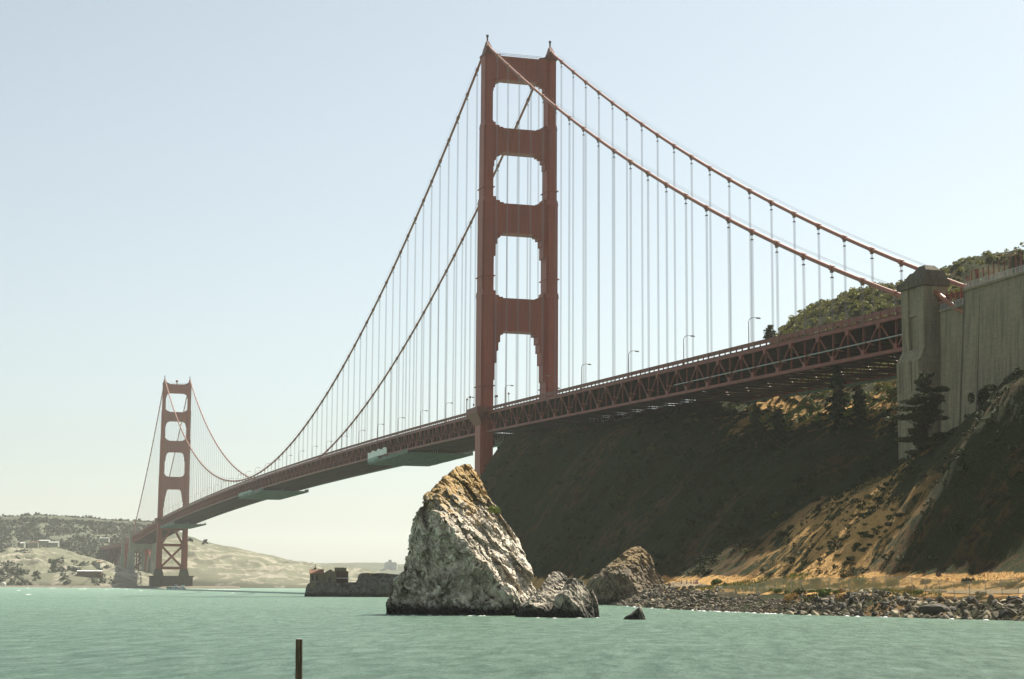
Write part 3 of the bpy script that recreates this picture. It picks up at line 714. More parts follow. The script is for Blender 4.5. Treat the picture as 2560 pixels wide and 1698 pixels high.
# ------------------------------------------------------------------ rocks
def facets(P, cell, seed):
    """broken, angular relief: every cell of a jittered lattice has its own height and tilt"""
    Q = P/np.array(cell); I = np.floor(Q).astype(np.int64); best = np.full(len(P), 9e9); out = np.zeros(len(P))
    for a in (-1, 0, 1):
        for b in (-1, 0, 1):
            for c in (-1, 0, 1):
                J = I+np.array([a, b, c]); h = [(_h(J[:, 0], J[:, 1], J[:, 2], seed+k)) for k in range(7)]
                ctr = J+.5+.42*np.stack(h[:3], 1); dv = Q-ctr; d = (dv**2).sum(1)
                val = h[3]*.6+(dv*np.stack(h[4:7], 1)).sum(1)*.42; mk = d < best; best = np.where(mk, d, best); out = np.where(mk, val, out)
    return out
def rock(name, label, px, D, y0, left, right, front, mat, thick, rows=110, cols=90, amp=.5, group="rocks standing in the water", back=.8, dirn=None, fs=1.0, sink=2.0):
    """outline in the photograph's pixels fixes the real width and height at range D; front(x,z) gives the depth of the face towards the shore"""
    k = FPX/D; c = surv(px, y0, D); c[2] = 0
    az = YAW+math.atan((px-1280)/FPX); f = np.array([math.cos(az), -math.sin(az)]); r = np.array([-math.sin(az), -math.cos(az)])
    L = sorted([((y0-y)/k, (x-px)/k) for x, y in left]); Rr = sorted([((y0-y)/k, (x-px)/k) for x, y in right])
    zt = max(L[-1][0], Rr[-1][0]); xm = (L[-1][1]+Rr[-1][1])/2
    L.append((zt+.01, xm-.02)); Rr.append((zt+.01, xm+.02))
    zs = np.r_[-sink, np.linspace(0, zt, rows)**1.0]
    V = []; U = np.linspace(0, 1, cols)
    xl = np.interp(zs, [a for a, _ in L], [q for _, q in L]); xr = np.interp(zs, [a for a, _ in Rr], [q for _, q in Rr])
    for z, a, c_ in zip(zs, xl, xr):
        x = a+(c_-a)*U; e = np.maximum(0, 1-(2*U-1)**2)**.38
        yf = front(x, np.full_like(x, z)); yf = np.where(yf > 0, yf*e, yf)
        yb = yf-thick*(1-.5*max(0, z)/zt)*e*back-.2
        V += [(p, q, z) for p, q in zip(x, yf)]+[(p, q, z) for p, q in zip(x[::-1], yb[::-1])]
    V = np.array(V); n = cols*2; Z = len(zs)
    nz = fbm(V[:, 0]*.45*fs+V[:, 2]*.33*fs, V[:, 1]*.5*fs, V[:, 2]*.22*fs-V[:, 0]*.10, 5, 5, ridged=True, gain=.55)
    nx = fbm(V[:, 0]*.5*fs+9, V[:, 1]*.5*fs, V[:, 2]*.5*fs, 4, 15); ny = fbm(V[:, 0]*1.6*fs, V[:, 1]*1.6*fs, V[:, 2]*1.1*fs, 4, 25, ridged=True)
    fade = 1.0
    cr = np.maximum(0, fbm(V[:, 0]*.9*fs-V[:, 2]*.45*fs, V[:, 1]*.6*fs, V[:, 2]*.3*fs+V[:, 0]*.3*fs, 4, 35, ridged=True)-.35)
    V[:, 1] += amp*(.55*nz+.12*ny-1.0*cr)*fade; V[:, 0] += amp*.45*nx; V[:, 2] += amp*.35*nx*np.clip(V[:, 2]/2, 0, 1)
    sk = np.c_[V[:, 0]*.8+V[:, 2]*.55, V[:, 1], V[:, 2]*.8-V[:, 0]*.5]
    fd = (facets(sk, (2.4/fs, 3.2/fs, 6.0/fs), 61)*1.5+facets(sk, (.7/fs, 1.1/fs, 1.5/fs), 71)*.5+facets(sk, (.32/fs, .5/fs, .6/fs), 81)*.2)
    V[:, 1] += amp*fd*1.35; V[:, 0] += amp*.3*fd*np.sign(V[:, 0]-np.mean(V[:, 0]))
    P = np.c_[c[0]+r[0]*V[:, 0]-f[0]*V[:, 1], c[1]+r[1]*V[:, 0]-f[1]*V[:, 1], V[:, 2]]
    P[:, :2] -= c[:2]
    idx = np.arange(n*Z).reshape(Z, n); nxt = np.roll(idx, -1, axis=1)
    F = np.stack([idx[:-1], nxt[:-1], nxt[1:], idx[1:]], -1).reshape(-1, 4).tolist()
    F.append(list(idx[-1]))
    o = mesh_np(name, P, F, mat, smooth=False, loc=(c[0], c[1], 0))
    bm = bmesh.new(); bm.from_mesh(o.data); bmesh.ops.recalc_face_normals(bm, faces=bm.faces); bm.to_mesh(o.data); bm.free()
    tag(o, label, "rock", group); return o
def pl(*ps):
    def f(x, z):
        r = None
        for a, bx, cz in ps:
            v = a+bx*x+cz*z; r = v if r is None else np.minimum(r, v)
        return r
    return f
NL = [(971,1537),(977,1494),(989,1451),(1013,1431),(1013,1417),(1022,1360),(1029,1331),(1036,1299),(1052,1273),(1056,1253),(1072,1228),(1101,1199),(1124,1179),(1141,1161),(1158,1152)]
NR = [(1336,1537),(1334,1500),(1337,1480),(1327,1460),(1322,1426),(1310,1388),(1296,1348),(1270,1317),(1244,1273),(1227,1250),(1207,1207),(1187,1178),(1172,1156)]
needle = rock("sea_stack", "tall pointed pale rock stack standing in the water, lit from the right", 1150, 256, 1537, NL, NR,
     pl((6.2, .12, .05), (24.5, -.2, -1.35), (6+11.2*1.4, -1.4, -1.4), (8.0, .6, -.02)), M['needle'], 15, rows=240, cols=210, amp=.8, fs=1.15)
rock("rock", "slanting pale-topped slab rock leaning against the foot of the tall stack", 1345, 240, 1543,
     [(1289,1543),(1296,1520),(1318,1500),(1338,1482),(1352,1470),(1372,1440)], [(1398,1543),(1402,1520),(1410,1490),(1420,1462),(1418,1445),(1400,1430)],
     pl((2.6, -.02, .05), (5.0, .6, -1.4), (4.4, -.5, -1.3)), M['rock2'], 4, 90, 80, .36, fs=1.6)
rock("rock", "blocky dark-faced rock right of the slanting slab, low in the water", 1430, 238, 1544,
     [(1378,1544),(1380,1520),(1392,1490),(1408,1470),(1418,1450)], [(1488,1544),(1485,1525),(1476,1500),(1468,1475),(1458,1456),(1440,1448)],
     pl((2.8, -.02, .05), (7.2, -.1, -1.4), (5.0, -1.2, -.9)), M['rock2'], 4, 80, 70, .34, fs=1.5)
rock("rock", "thin upright rock fin at the right end of the cluster by the tall stack", 1486, 241, 1543,
     [(1472,1543),(1474,1500),(1473,1478),(1476,1474)], [(1498,1543),(1497,1520),(1493,1500),(1485,1482),(1480,1473)],
     pl((1.0, -.3, 0)), M['rock2'], 1.6, 50, 40, .16, fs=2.0)
rock("rock", "small peaked rock in the water behind the thin rock fin, left part of the cluster", 1400, 252, 1537,
     [(1372,1537),(1375,1480),(1376,1450),(1388,1434)], [(1440,1537),(1438,1470),(1425,1452),(1412,1440),(1402,1430),(1396,1429)],
     pl((1.5, -.2, -.05)), M['rock2'], 3, 60, 50, .25, fs=1.8)
rock("rock", "small lone wedge of dark rock poking from the water beside the cluster", 1588, 226, 1549,
     [(1559,1549),(1563,1542),(1576,1536),(1590,1524),(1597,1518)], [(1615,1549),(1612,1540),(1607,1530),(1602,1520)],
     pl((1.2, .2, -.1), (1.6, -.5, -.3)), M['rock2'], 1.6, 50, 50, .10, fs=3, group="rocks standing in the water")
rock("crag", "broad ochre crag at the left end of the stony shore", 1570, 417, 1512,
     [(1476,1512),(1474,1490),(1468,1470),(1475,1452),(1516,1417),(1547,1394),(1577,1371),(1590,1368)], [(1668,1512),(1680,1485),(1692,1470),(1690,1462),(1661,1455),(1646,1442),(1633,1422),(1628,1396),(1615,1379),(1600,1368)],
     pl((9, .1, -.1), (19, -.2, -1.6), (14.5, -1.2, -.9)), M['rock3'], 16, 120, 110, .8, fs=.7)
# lime islet with station
islet = rock("islet", "low grey rock islet carrying the small station buildings", 880, 650, 1493,
     [(762,1493),(764,1483),(768,1470),(771,1462),(778,1459)], [(1012,1493),(1011,1470),(1008,1459),(1003,1457.5)],
     pl((9, 0, -.15), (9.5, 0, -.9)), M['lime'], 14, 60, 150, .5, fs=.6, group=None)
rock("islet_bluff", "flat-topped rocky bluff with dry grass right of the station buildings", 955, 648, 1494,
     [(868,1494),(872,1478),(888,1466),(894,1452),(898,1440),(903,1436)], [(1040,1494),(1036,1470),(1025,1452),(1005,1442),(985,1438),(960,1436)],
     pl((8.5, 0, -.1), (11, 0, -.7)), M['lime'], 12, 60, 120, .5, fs=.7, group=None)
k650 = FPX/650
c0 = surv(820, 1460, 652); az = YAW+math.atan((820-1280)/FPX)
def station(name, label, px0, px1, ztop, zbot, depth, D):
    c = surv((px0+px1)/2, 1460, D); o = empty(name, (c[0], c[1], zbot), -az-math.pi/2); w = (px1-px0)/(FPX/D)/2
    return o, w
# long house: local x = to the right as seen, local y = away
oz = 5.2
hs_, hw = station("station_house", "small old station house with reddish gabled roof on the islet", 775, 826, 0, oz, 6, 648); hs_['category'] = 'building'; hs_['label'] = "small old station house with reddish gabled roof on the islet"
zc = 5.0
b = MB(); b.box(-hw, hw-2.6, -2.2, 2.6, -2, 2.9); b.prism([(-2.2, 2.9), (0.2, 4.3), (2.6, 2.9)], 'x', -hw, -hw+.25)
b.prism([(hw-2.6, -2), (hw-2.6, 3.0), (hw-.2, 4.35), (hw+2.0, 3.0), (hw+2.0, -2)], 'y', -2.8, 2.6); b.build("wall", M['concrete'], hs_)
M['tile'] = simple("red_roof_tile", (.22, .105, .055), .8, .25, 1.5)
b = MB(); b.hexa([(-hw-.3, -2.6, 2.75), (hw-2.5, -2.6, 2.75), (hw-2.5, .2, 4.35), (-hw-.3, .2, 4.35), (-hw-.3, -2.6, 2.95), (hw-2.5, -2.6, 2.95), (hw-2.5, .2, 4.6), (-hw-.3, .2, 4.6)])
b.hexa([(hw-2.9, -3.0, 2.9), (hw-.2, -3.0, 4.4), (hw-.2, 2.8, 4.4), (hw-2.9, 2.8, 2.9), (hw-2.9, -3.0, 3.1), (hw-.2, -3.0, 4.6), (hw-.2, 2.8, 4.6), (hw-2.9, 2.8, 3.1)])
b.hexa([(hw-.2, -3.0, 4.4), (hw+2.3, -3.0, 2.9), (hw+2.3, 2.8, 2.9), (hw-.2, 2.8, 4.4), (hw-.2, -3.0, 4.6), (hw+2.3, -3.0, 3.1), (hw+2.3, 2.8, 3.1), (hw-.2, 2.8, 4.6)])
b.build("roof", M['tile'], hs_)
for x in (-hw+1.0, -hw+2.4): MB().box(x-.35, x+.35, -2.28, -2.15, .5, 2.3).build("window", M['dark_steel'], hs_)
MB().box(hw-.9, hw+.1, -2.9, -2.75, -.6, 1.6).build("door", M['dark_steel'], hs_)
b = MB(); b.tube([(-1.9, .5, 4.2), (-1.9, .5, 6.4)], .09, 6); b.box(-2.6, -1.2, .4, .6, 5.3, 5.4); b.box(-2.4, -1.5, .2, .8, 4.3, 5.1); b.build("mast", M['dark_steel'], hs_)
bk, bw = station("block_house", "square brick block house with flat-roofed box on top, beside the gabled station house", 836, 870, 0, oz, 6, 652); bk['category'] = 'building'; bk['label'] = "square brick block house with flat-roofed box on top, beside the gabled station house"
M['brick'] = simple("old_brick", (.13, .075, .045), .9, .25, 1.2)
MB().box(-bw, bw, -2.6, 2.6, -2, 4.0).build("wall", M['brick'], bk)
MB().box(-bw, bw-.7, -2.3, 2.3, 4.0, 5.25).build("roof_box", M['concrete'], bk)
MB().box(-bw-1.4, bw+.4, -3.4, -2.6, 1.3, 1.6).build("ledge", M['white'], bk)
# piling in the foreground
c = surv(748, 1598, 68); pil = empty("mooring_pile", (c[0], c[1], -3)); tag(pil, "weathered round wooden pile rising from the water at the bottom edge", "pile")
m_, nt_, b_ = mat_base("pile_wood"); f_ = noise_n(nt_, coords(nt_, (14, 14, 1.0), world=True), 1, 5, .6)
nt_.links.new(ramp(nt_, f_, [(.35, (.02, .016, .01)), (.6, (.12, .075, .035)), (.75, (.34, .2, .09))]), b_.inputs["Base Color"]); b_.inputs["Roughness"].default_value = .85; bump(nt_, f_, .7, .04, b_)
b = MB(); zt = c[2]+3
prof = [(0, .205), (zt*.4, .2), (zt*.8, .188), (zt-.05, .178), (zt, .165)]
b.tube([(0.004*math.sin(z*3), 0.012*z-.012*zt, z) for z in np.linspace(0, zt-.04, 22)]+[(0, 0, zt)], [.142-.012*z/zt+.004*math.sin(z*9) for z in np.linspace(0, zt-.04, 22)]+[.12], 20)
b.build("pile_shaft", m_, pil, smooth=False)
MB().tube([(0, 0, zt), (0, 0, zt+.015)], .115, 20).build("pile_top", M['white'], pil)

# ------------------------------------------------------------------ riprap
def stone_mesh(seed, sub=2):
    bm = bmesh.new(); bmesh.ops.create_icosphere(bm, subdivisions=sub, radius=1); rnd = random.Random(seed)
    pls = []
    for _ in range(11):
        d = Vector((rnd.gauss(0, 1), rnd.gauss(0, 1), rnd.gauss(0, 1))).normalized(); pls.append((d, rnd.uniform(.42, .8)))
    sc = Vector((rnd.uniform(.9, 1.35), rnd.uniform(.7, 1.0), rnd.uniform(.5, .8)))
    for v in bm.verts:
        p = v.co.copy()
        for d, k in pls:
            q = p.dot(d)
            if q > k: p -= d*(q-k)
        v.co = Vector((p.x*sc.x, p.y*sc.y, p.z*sc.z))+Vector((rnd.uniform(-1, 1), rnd.uniform(-1, 1), rnd.uniform(-1, 1)))*.035
    me = bpy.data.meshes.new("boulder"); bm.to_mesh(me); bm.free(); return me
stones = [stone_mesh(s) for s in range(8)]
smats = ['riprap', 'riprap_pale', 'riprap_dark']
sm = []
for i, me in enumerate(stones):
    for k in smats: c_ = me.copy(); c_.materials.append(M[k]); sm.append((c_, k))
def shore_t(s):   # shoreline east coordinate
    return float(np.interp(s, [-560, -480, -435, -400, -372, -350, -320, -300, -280], [66, 78, 87, 86, 83, 79, 72, 68, 62]))
rnd = random.Random(5); cand = []
tries = 0
while len(cand) < 5200 and tries < 40000:
    tries += 1
    s_ = rnd.uniform(-485, -296); u = rnd.random(); ts = shore_t(s_)
    gravel = -428 < s_ < -398
    band = 11 if not gravel else 7.5
    t_ = ts+1.2-u*band
    big = rnd.random()
    r_ = (.22+.80*big**5) if s_ < -428 else ((.14+.22*big) if gravel else (.20+.62*big**3))
    if s_ > -345: r_ *= 1.15
    cand.append((s_, t_, r_))
gz = ground_z([c_[0] for c_ in cand], [c_[1] for c_ in cand])
cand = sorted([(r_*1.0/(((s_-CAM[0])**2+(t_-CAM[1])**2)**.5), s_, t_, r_, z_) for (s_, t_, r_), z_ in zip(cand, gz)], reverse=True)
stuffV = []; stuffF = []
stone_np = [(np.array([v.co[:] for v in me.vertices]), [tuple(p.vertices) for p in me.polygons]) for me in [stone_mesh(40+i, 1) for i in range(6)]]
lab_s = {'riprap': "brownish grey boulder in the heap along the water's edge", 'riprap_pale': "pale sunlit boulder in the heap along the water's edge", 'riprap_dark': "dark boulder in the heap along the water's edge"}
for i, (q, s_, t_, r_, z_) in enumerate(cand):
    zz = max(z_, -.3)+r_*.25
    if i < 290:
        me, k = sm[rnd.randrange(len(sm))] if rnd.random() < .5 else sm[3*rnd.randrange(8)+rnd.choice([0, 0, 2, 1])]
        o = bpy.data.objects.new("boulder", me); col.objects.link(o); o.location = (s_, t_, zz); o.scale = (r_, r_, r_)
        o.rotation_euler = (rnd.uniform(-1.2, 1.2), rnd.uniform(-1.2, 1.2), rnd.uniform(0, 6.3)); zn = "in the big heap at the right end of the shore" if s_ < -443 else "between the big heap and the gravel beach" if s_ < -428 else "on the gravel beach below the bushes" if s_ < -398 else "in the rubble below the ochre crag"
        tag(o, {'riprap': "brownish grey boulder ", 'riprap_pale': "pale sunlit boulder ", 'riprap_dark': "dark boulder "}[k]+zn, "boulder", "boulders, "+{'riprap': 'grey ', 'riprap_pale': 'pale ', 'riprap_dark': 'dark '}[k]+zn)
    else:
        v, f = stone_np[rnd.randrange(6)]; a = rnd.uniform(0, 6.28); ca, sa = math.cos(a), math.sin(a)
        e1, e2 = rnd.uniform(0, 6.28), rnd.uniform(-1.2, 1.2); v = v@np.array(Matrix.Rotation(e1, 3, 'X')@Matrix.Rotation(e2, 3, 'Y')).T
        w = v*r_*rnd.uniform(.8, 1.5); w = np.c_[w[:, 0]*ca-w[:, 1]*sa, w[:, 0]*sa+w[:, 1]*ca, w[:, 2]]+np.array([s_, t_, zz]); n = len(stuffV)
        stuffV += w.tolist(); stuffF += [tuple(n+j for j in p) for p in f]
tag(mesh_np("shore_stones", stuffV, stuffF, M['riprap']), "small grey and tan stones filling the shore between the boulders", "stones", kind='stuff')
# big cave-like ledge block in the riprap
q = surv(2330, 1530, 256)
b = stone_mesh(99, 3); b.materials.append(M['riprap_dark']); o = bpy.data.objects.new("boulder", b); col.objects.link(o); o.location = (q[0], q[1]-1, 1.2); o.scale = (3.2, 1.9, 2.0); o.rotation_euler = (0, 0, 1.1)
tag(o, "largest dark boulder, a long low block amid the stones at the right", "boulder")

# ------------------------------------------------------------------ vegetation
def leaf_cloud(lobes, n, size, seed, flat=0.0, drop=0):
    """lobes: (x,y,z,rx,ry,rz); scattered small leaf quads near each lobe's surface"""
    r = np.random.RandomState(seed); V = []; F = []
    vol = np.array([l[3]*l[4]*l[5] for l in lobes])**.67; vol /= vol.sum()
    for l, w in zip(lobes, vol):
        m_ = max(4, int(n*w)); d = r.normal(size=(m_, 3)); d /= np.linalg.norm(d, axis=1)[:, None]
        rad = r.uniform(.55, 1.0, m_)**.5; rad *= 1+.25*vnoise(d[:, 0]*2.2+l[0], d[:, 1]*2.2+l[1], d[:, 2]*2.2+l[2], seed)
        c = np.array(l[:3])+d*rad[:, None]*np.array(l[3:])
        a = r.normal(size=(m_, 3)); a[:, 2] *= (1-flat); a /= np.linalg.norm(a, axis=1)[:, None]
        b_ = np.cross(a, r.normal(size=(m_, 3))); b_[:, 2] *= (1-flat*.6); b_ /= np.linalg.norm(b_, axis=1)[:, None]
        s_ = size*r.uniform(.6, 1.5, m_)[:, None]
        n0 = len(V); q = np.stack([c-a*s_-b_*s_*.6, c+a*s_-b_*s_*.6, c+a*s_*.8+b_*s_*.6, c-a*s_*.7+b_*s_*.6], 1).reshape(-1, 3)
        V += q.tolist(); F += [(n0+4*i, n0+4*i+1, n0+4*i+2, n0+4*i+3) for i in range(m_)]
    return V, F
def shrub_proto(seed, mat, n=420, size=.09, lobes=None):
    r = random.Random(seed)
    if lobes is None: lobes = [(r.uniform(-.55, .55), r.uniform(-.5, .5), r.uniform(.25, .5), r.uniform(.35, .6), r.uniform(.35, .6), r.uniform(.28, .5)) for _ in range(5)]
    V, F = leaf_cloud(lobes, n, size, seed); me = bpy.data.meshes.new("shrub"); me.from_pydata(V, [], F); me.materials.append(M[mat]); return me
protos = {m_: [shrub_proto(i*3+j, m_, 520, .085) for i in range(3)] for j, m_ in enumerate(['leaf_dark', 'leaf', 'leaf_bright', 'leaf_dry', 'leaf_hill'])}
def shrub(s_, t_, r_, m_, label, group, zoff=0, cat="shrub", h=1.0):
    z = float(ground_z([s_], [t_])[0]); o = bpy.data.objects.new("shrub", random.choice(protos[m_])); col.objects.link(o)
    o.location = (s_, t_, z-.1*r_+zoff); o.scale = (r_, r_, r_*h); o.rotation_euler = (0, 0, random.uniform(0, 6.28)); tag(o, label, cat, group); return o
def hit(x, y, D0=200, D1=640):
    """where the sight line meets the ground"""
    D = np.arange(D0, D1, 1.0); P = np.array([surv(x, y, d) for d in D]); g = ground_z(P[:, 0], P[:, 1]); i = np.argmax(g > P[:, 2])
    return (P[i], D[i]) if g[i] > P[i][2] else (None, None)
# surveyed shrubs on the terrace and bank: (x, y, radius px, kind)
for x, y, rp, m_, lab in [
    (2152,1448,14,'leaf_bright',"bright green bush in front of the fence, left of the tall grass"), (2040,1449,11,'leaf_bright',"small round green bush at the fence, first from the left end"),
    (2232,1452,16,'leaf_bright',"wide bright green bush in the middle of the fence line"), (2316,1452,10,'leaf',"dull brown-green bush beside the fence post with the round sign"),
    (2422,1448,14,'leaf_dark',"tall dark green bush standing alone before the shaded fence"), (2530,1459,14,'leaf_bright',"low yellow-green bush at the right edge before the fence"),
    (1790,1452,12,'leaf_bright',"green bush at the left corner of the fence"), (1812,1458,8,'leaf',"small bush beside the fence's left corner"),
    (2275,1468,12,'leaf_dark',"low dark bush on the bank below the fence"), (1905,1462,8,'leaf_dark',"small dark bush on the bank above the stones"),
    (2000,1475,18,'leaf',"olive bush on the bank, left one of the dense clump"), (2030,1490,20,'leaf',"olive bush on the bank, low in the dense clump"), (2060,1478,18,'leaf_bright',"lighter bush on the bank, right one of the dense clump"),
    (1975,1488,16,'leaf_dry',"rusty dry bush on the bank left of the olive clump"), (2105,1490,14,'leaf_dry',"rusty dry bush on the bank right of the olive clump")]:
    P, D = hit(x, y+rp*.8, 225, 420)
    if P is None: continue
    shrub(P[0], P[1], rp*1.35*D/FPX, m_, lab, None)
rb = random.Random(21)
for i in range(46):
    s_ = rb.uniform(-474, -392) if i % 3 else rb.uniform(-428, -398); tt = shore_t(s_)-rb.uniform(9.5, 15 if i % 3 else 11)
    m_ = rb.choice(['leaf', 'leaf_bright', 'leaf_bright', 'leaf_dry', 'leaf_dark']); zn = 'above the gravel beach' if -428 < s_ < -398 else 'above the big boulder heap' if s_ <= -428 else 'above the grey rubble'
    shrub(s_, tt, rb.uniform(.35, 1.0), m_, {'leaf': 'olive', 'leaf_bright': 'bright green', 'leaf_dry': 'rusty dry', 'leaf_dark': 'dark green'}[m_]+' little bush on the bank '+zn, 'bank bushes, '+m_.replace('leaf', 'green').replace('_', ' ')+' '+zn, h=.8)
for i in range(64):
    u = rb.random(); lo = i % 2
    s_, t_ = (rb.gauss(-396, 4), rb.gauss(54, 3)) if lo else (rb.gauss(-381, 4), rb.gauss(53, 4)); zz_ = float(ground_z([s_], [t_])[0])
    if zz_ < 6: continue
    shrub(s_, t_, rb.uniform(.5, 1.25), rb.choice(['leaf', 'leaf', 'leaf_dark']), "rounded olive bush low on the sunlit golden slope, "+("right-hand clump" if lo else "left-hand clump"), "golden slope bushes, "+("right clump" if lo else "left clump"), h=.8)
# lit-slope shrubs and the many on the headland
r = random.Random(12); cnt = 0; extraV = []; extraF = []
big_list = []
for _ in range(900):
    s_ = r.uniform(-470, -45); t_ = r.uniform(-120, 60)
    if s_ > -130 and t_ < -20: continue
    if t_ > -8 and t_ < 22 and s_ < -335: continue
    big_list.append((s_, t_, r.uniform(.8, 2.1) if t_ > -14 else r.uniform(1.0, 2.0)))
zz = ground_z([q[0] for q in big_list], [q[1] for q in big_list])
big_list = [(q[0], q[1], q[2], z) for q, z in zip(big_list, zz) if z > 6.5]
big_list.sort(key=lambda q: -q[2]/math.hypot(q[0]-CAM[0], q[1]-CAM[1]))
pn = {k: [(np.array([v.co[:] for v in me.vertices]), np.array([list(p.vertices) for p in me.polygons])) for me in v_] for k, v_ in protos.items()}
for i, (s_, t_, rr, z) in enumerate(big_list):
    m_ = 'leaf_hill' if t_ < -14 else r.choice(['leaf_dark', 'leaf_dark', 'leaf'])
    if fbm(np.array([s_*.03]), np.array([t_*.03]), 0, 2, 77)[0] < -.15 and t_ > 20: continue
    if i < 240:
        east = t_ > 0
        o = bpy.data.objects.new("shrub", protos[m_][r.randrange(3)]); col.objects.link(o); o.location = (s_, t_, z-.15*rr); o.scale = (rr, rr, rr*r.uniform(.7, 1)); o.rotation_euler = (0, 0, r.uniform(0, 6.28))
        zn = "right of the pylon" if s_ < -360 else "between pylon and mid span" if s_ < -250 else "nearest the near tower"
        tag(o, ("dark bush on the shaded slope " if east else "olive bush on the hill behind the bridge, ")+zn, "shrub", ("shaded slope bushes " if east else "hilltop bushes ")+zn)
# ground scrub as one object (uncountable)
rs = np.random.RandomState(3)
n = 30000; s_ = rs.uniform(-480, -40, n); t_ = rs.uniform(-170, 62, n)
ok = ~((s_ > -115) & (t_ < -25)) & ~((t_ > -10) & (t_ < 22) & (s_ < -335))
s_, t_ = s_[ok], t_[ok]; z = ground_z(s_, t_); dc = dry_sunlit_cover(s_, t_, z)
den = fbm(s_*.05, t_*.05, 0, 3, 41)+.7*fbm(s_*.2, t_*.2, 0, 2, 43); ok = (z > 6.2) & ((den > dc*.75-.22) | ((t_ < -16) & (den > -.12))); s_, t_, z = s_[ok], t_[ok], z[ok]
small = [leaf_cloud([(0, 0, .35, .7, .7, .45)], 40, .20, 100+i) for i in range(5)]
small = [(np.array(a), np.array(b_)) for a, b_ in small]
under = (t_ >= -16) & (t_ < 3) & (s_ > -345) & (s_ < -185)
n2 = 15000; s2, t2 = rs.uniform(-380, -105, n2), rs.uniform(-135, -15, n2); z2 = ground_z(s2, t2); ok2 = (z2 > 20) & (fbm(s2*.05, t2*.05, 0, 3, 141)+.6*fbm(s2*.25, t2*.25, 0, 2, 143) > -.25)
n3 = 700; s3, t3 = rs.uniform(-345, -215, n3), rs.uniform(-16, 1, n3); z3 = ground_z(s3, t3); ok3 = (z3 > 20) & (fbm(s3*.07, t3*.07, 0, 3, 151) > -.12)
s_ = np.r_[s_, s3[ok3]]; t_ = np.r_[t_, t3[ok3]]; z = np.r_[z, z3[ok3]]; under = np.r_[under, np.ones(ok3.sum(), bool)]
s_ = np.r_[s_[t_ >= -16], s2[ok2]]; z = np.r_[z[t_ >= -16], z2[ok2]]; under = np.r_[under[t_ >= -16], np.zeros(ok2.sum(), bool)]; t_ = np.r_[t_[t_ >= -16], t2[ok2]]
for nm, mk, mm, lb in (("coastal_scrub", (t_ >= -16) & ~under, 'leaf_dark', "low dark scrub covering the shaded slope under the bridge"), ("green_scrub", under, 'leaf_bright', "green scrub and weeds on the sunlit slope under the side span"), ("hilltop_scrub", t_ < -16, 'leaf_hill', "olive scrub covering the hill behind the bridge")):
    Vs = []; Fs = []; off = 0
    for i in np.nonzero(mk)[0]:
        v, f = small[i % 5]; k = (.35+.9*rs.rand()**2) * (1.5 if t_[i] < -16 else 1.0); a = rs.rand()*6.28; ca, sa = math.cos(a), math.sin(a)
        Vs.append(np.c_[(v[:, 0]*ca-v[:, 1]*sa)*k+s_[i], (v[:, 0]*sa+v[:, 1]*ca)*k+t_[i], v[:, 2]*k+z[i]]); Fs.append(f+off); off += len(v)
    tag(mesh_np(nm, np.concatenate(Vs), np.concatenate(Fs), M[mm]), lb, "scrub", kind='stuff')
# dry grass tufts
n = 16000; s_ = rs.uniform(-480, -300, n); t_ = rs.uniform(-20, 84, n); z = ground_z(s_, t_); st_ = np.array([shore_t(a) for a in s_])
ok = (z > 3.4) & (t_ < st_-8) & ~((t_ > -10) & (t_ < 21) & (s_ < -335)) & (np.abs(t_-(st_-15)) > 2.4); ok &= dry_sunlit_cover(s_, t_, z) > .55; s_, t_, z = s_[ok], t_[ok], z[ok]
V = []; F = []
for i in range(len(s_)):
    n0 = len(V); h = rs.uniform(.15, .5)
    for k in range(6):
        a = rs.rand()*6.28; dx, dy = math.cos(a)*.06, math.sin(a)*.06; lx, ly = rs.normal(0, .15, 2); ox, oy = rs.normal(0, .25, 2); m0 = len(V)
        V += [(s_[i]+ox-dx, t_[i]+oy-dy, z[i]-.05), (s_[i]+ox+dx, t_[i]+oy+dy, z[i]-.05), (s_[i]+ox+lx, t_[i]+oy+ly, z[i]+h)]; F.append((m0, m0+1, m0+2))
VG = []; FG = []
for i in range(5200):
    s0 = rs.uniform(-480, -340); t0 = shore_t(s0)-rs.uniform(9, 22); gsel = fbm(np.array([s0*.09]), np.array([t0*.12]), 0, 2, 91)[0]
    if gsel < .0: continue
    VG.append((s0, t0)); 
gz_ = ground_z([q[0] for q in VG], [q[1] for q in VG]); V2 = []
for (s0, t0), z0 in zip(VG, gz_):
    if z0 < 3.0 or z0 > 6.6: continue
    for k in range(6):
        a = rs.rand()*6.28; ox, oy = rs.normal(0, .2, 2); lx, ly = rs.normal(0, .12, 2); m0 = len(V2); dx, dy = math.cos(a)*.06, math.sin(a)*.06; h = rs.uniform(.2, .6)
        V2 += [(s0+ox-dx, t0+oy-dy, z0-.05), (s0+ox+dx, t0+oy+dy, z0-.05), (s0+ox+lx, t0+oy+ly, z0+h)]; FG.append((m0, m0+1, m0+2))
tag(mesh_np("green_grass", V2, FG, M['leaf_bright']), "yellow-green grass in patches on the shore bank", "grass", kind='stuff')
tag(mesh_np("dry_grass", V, F, M['leaf_dry']), "golden dry grass on the terrace and lower slope", "grass", kind='stuff')

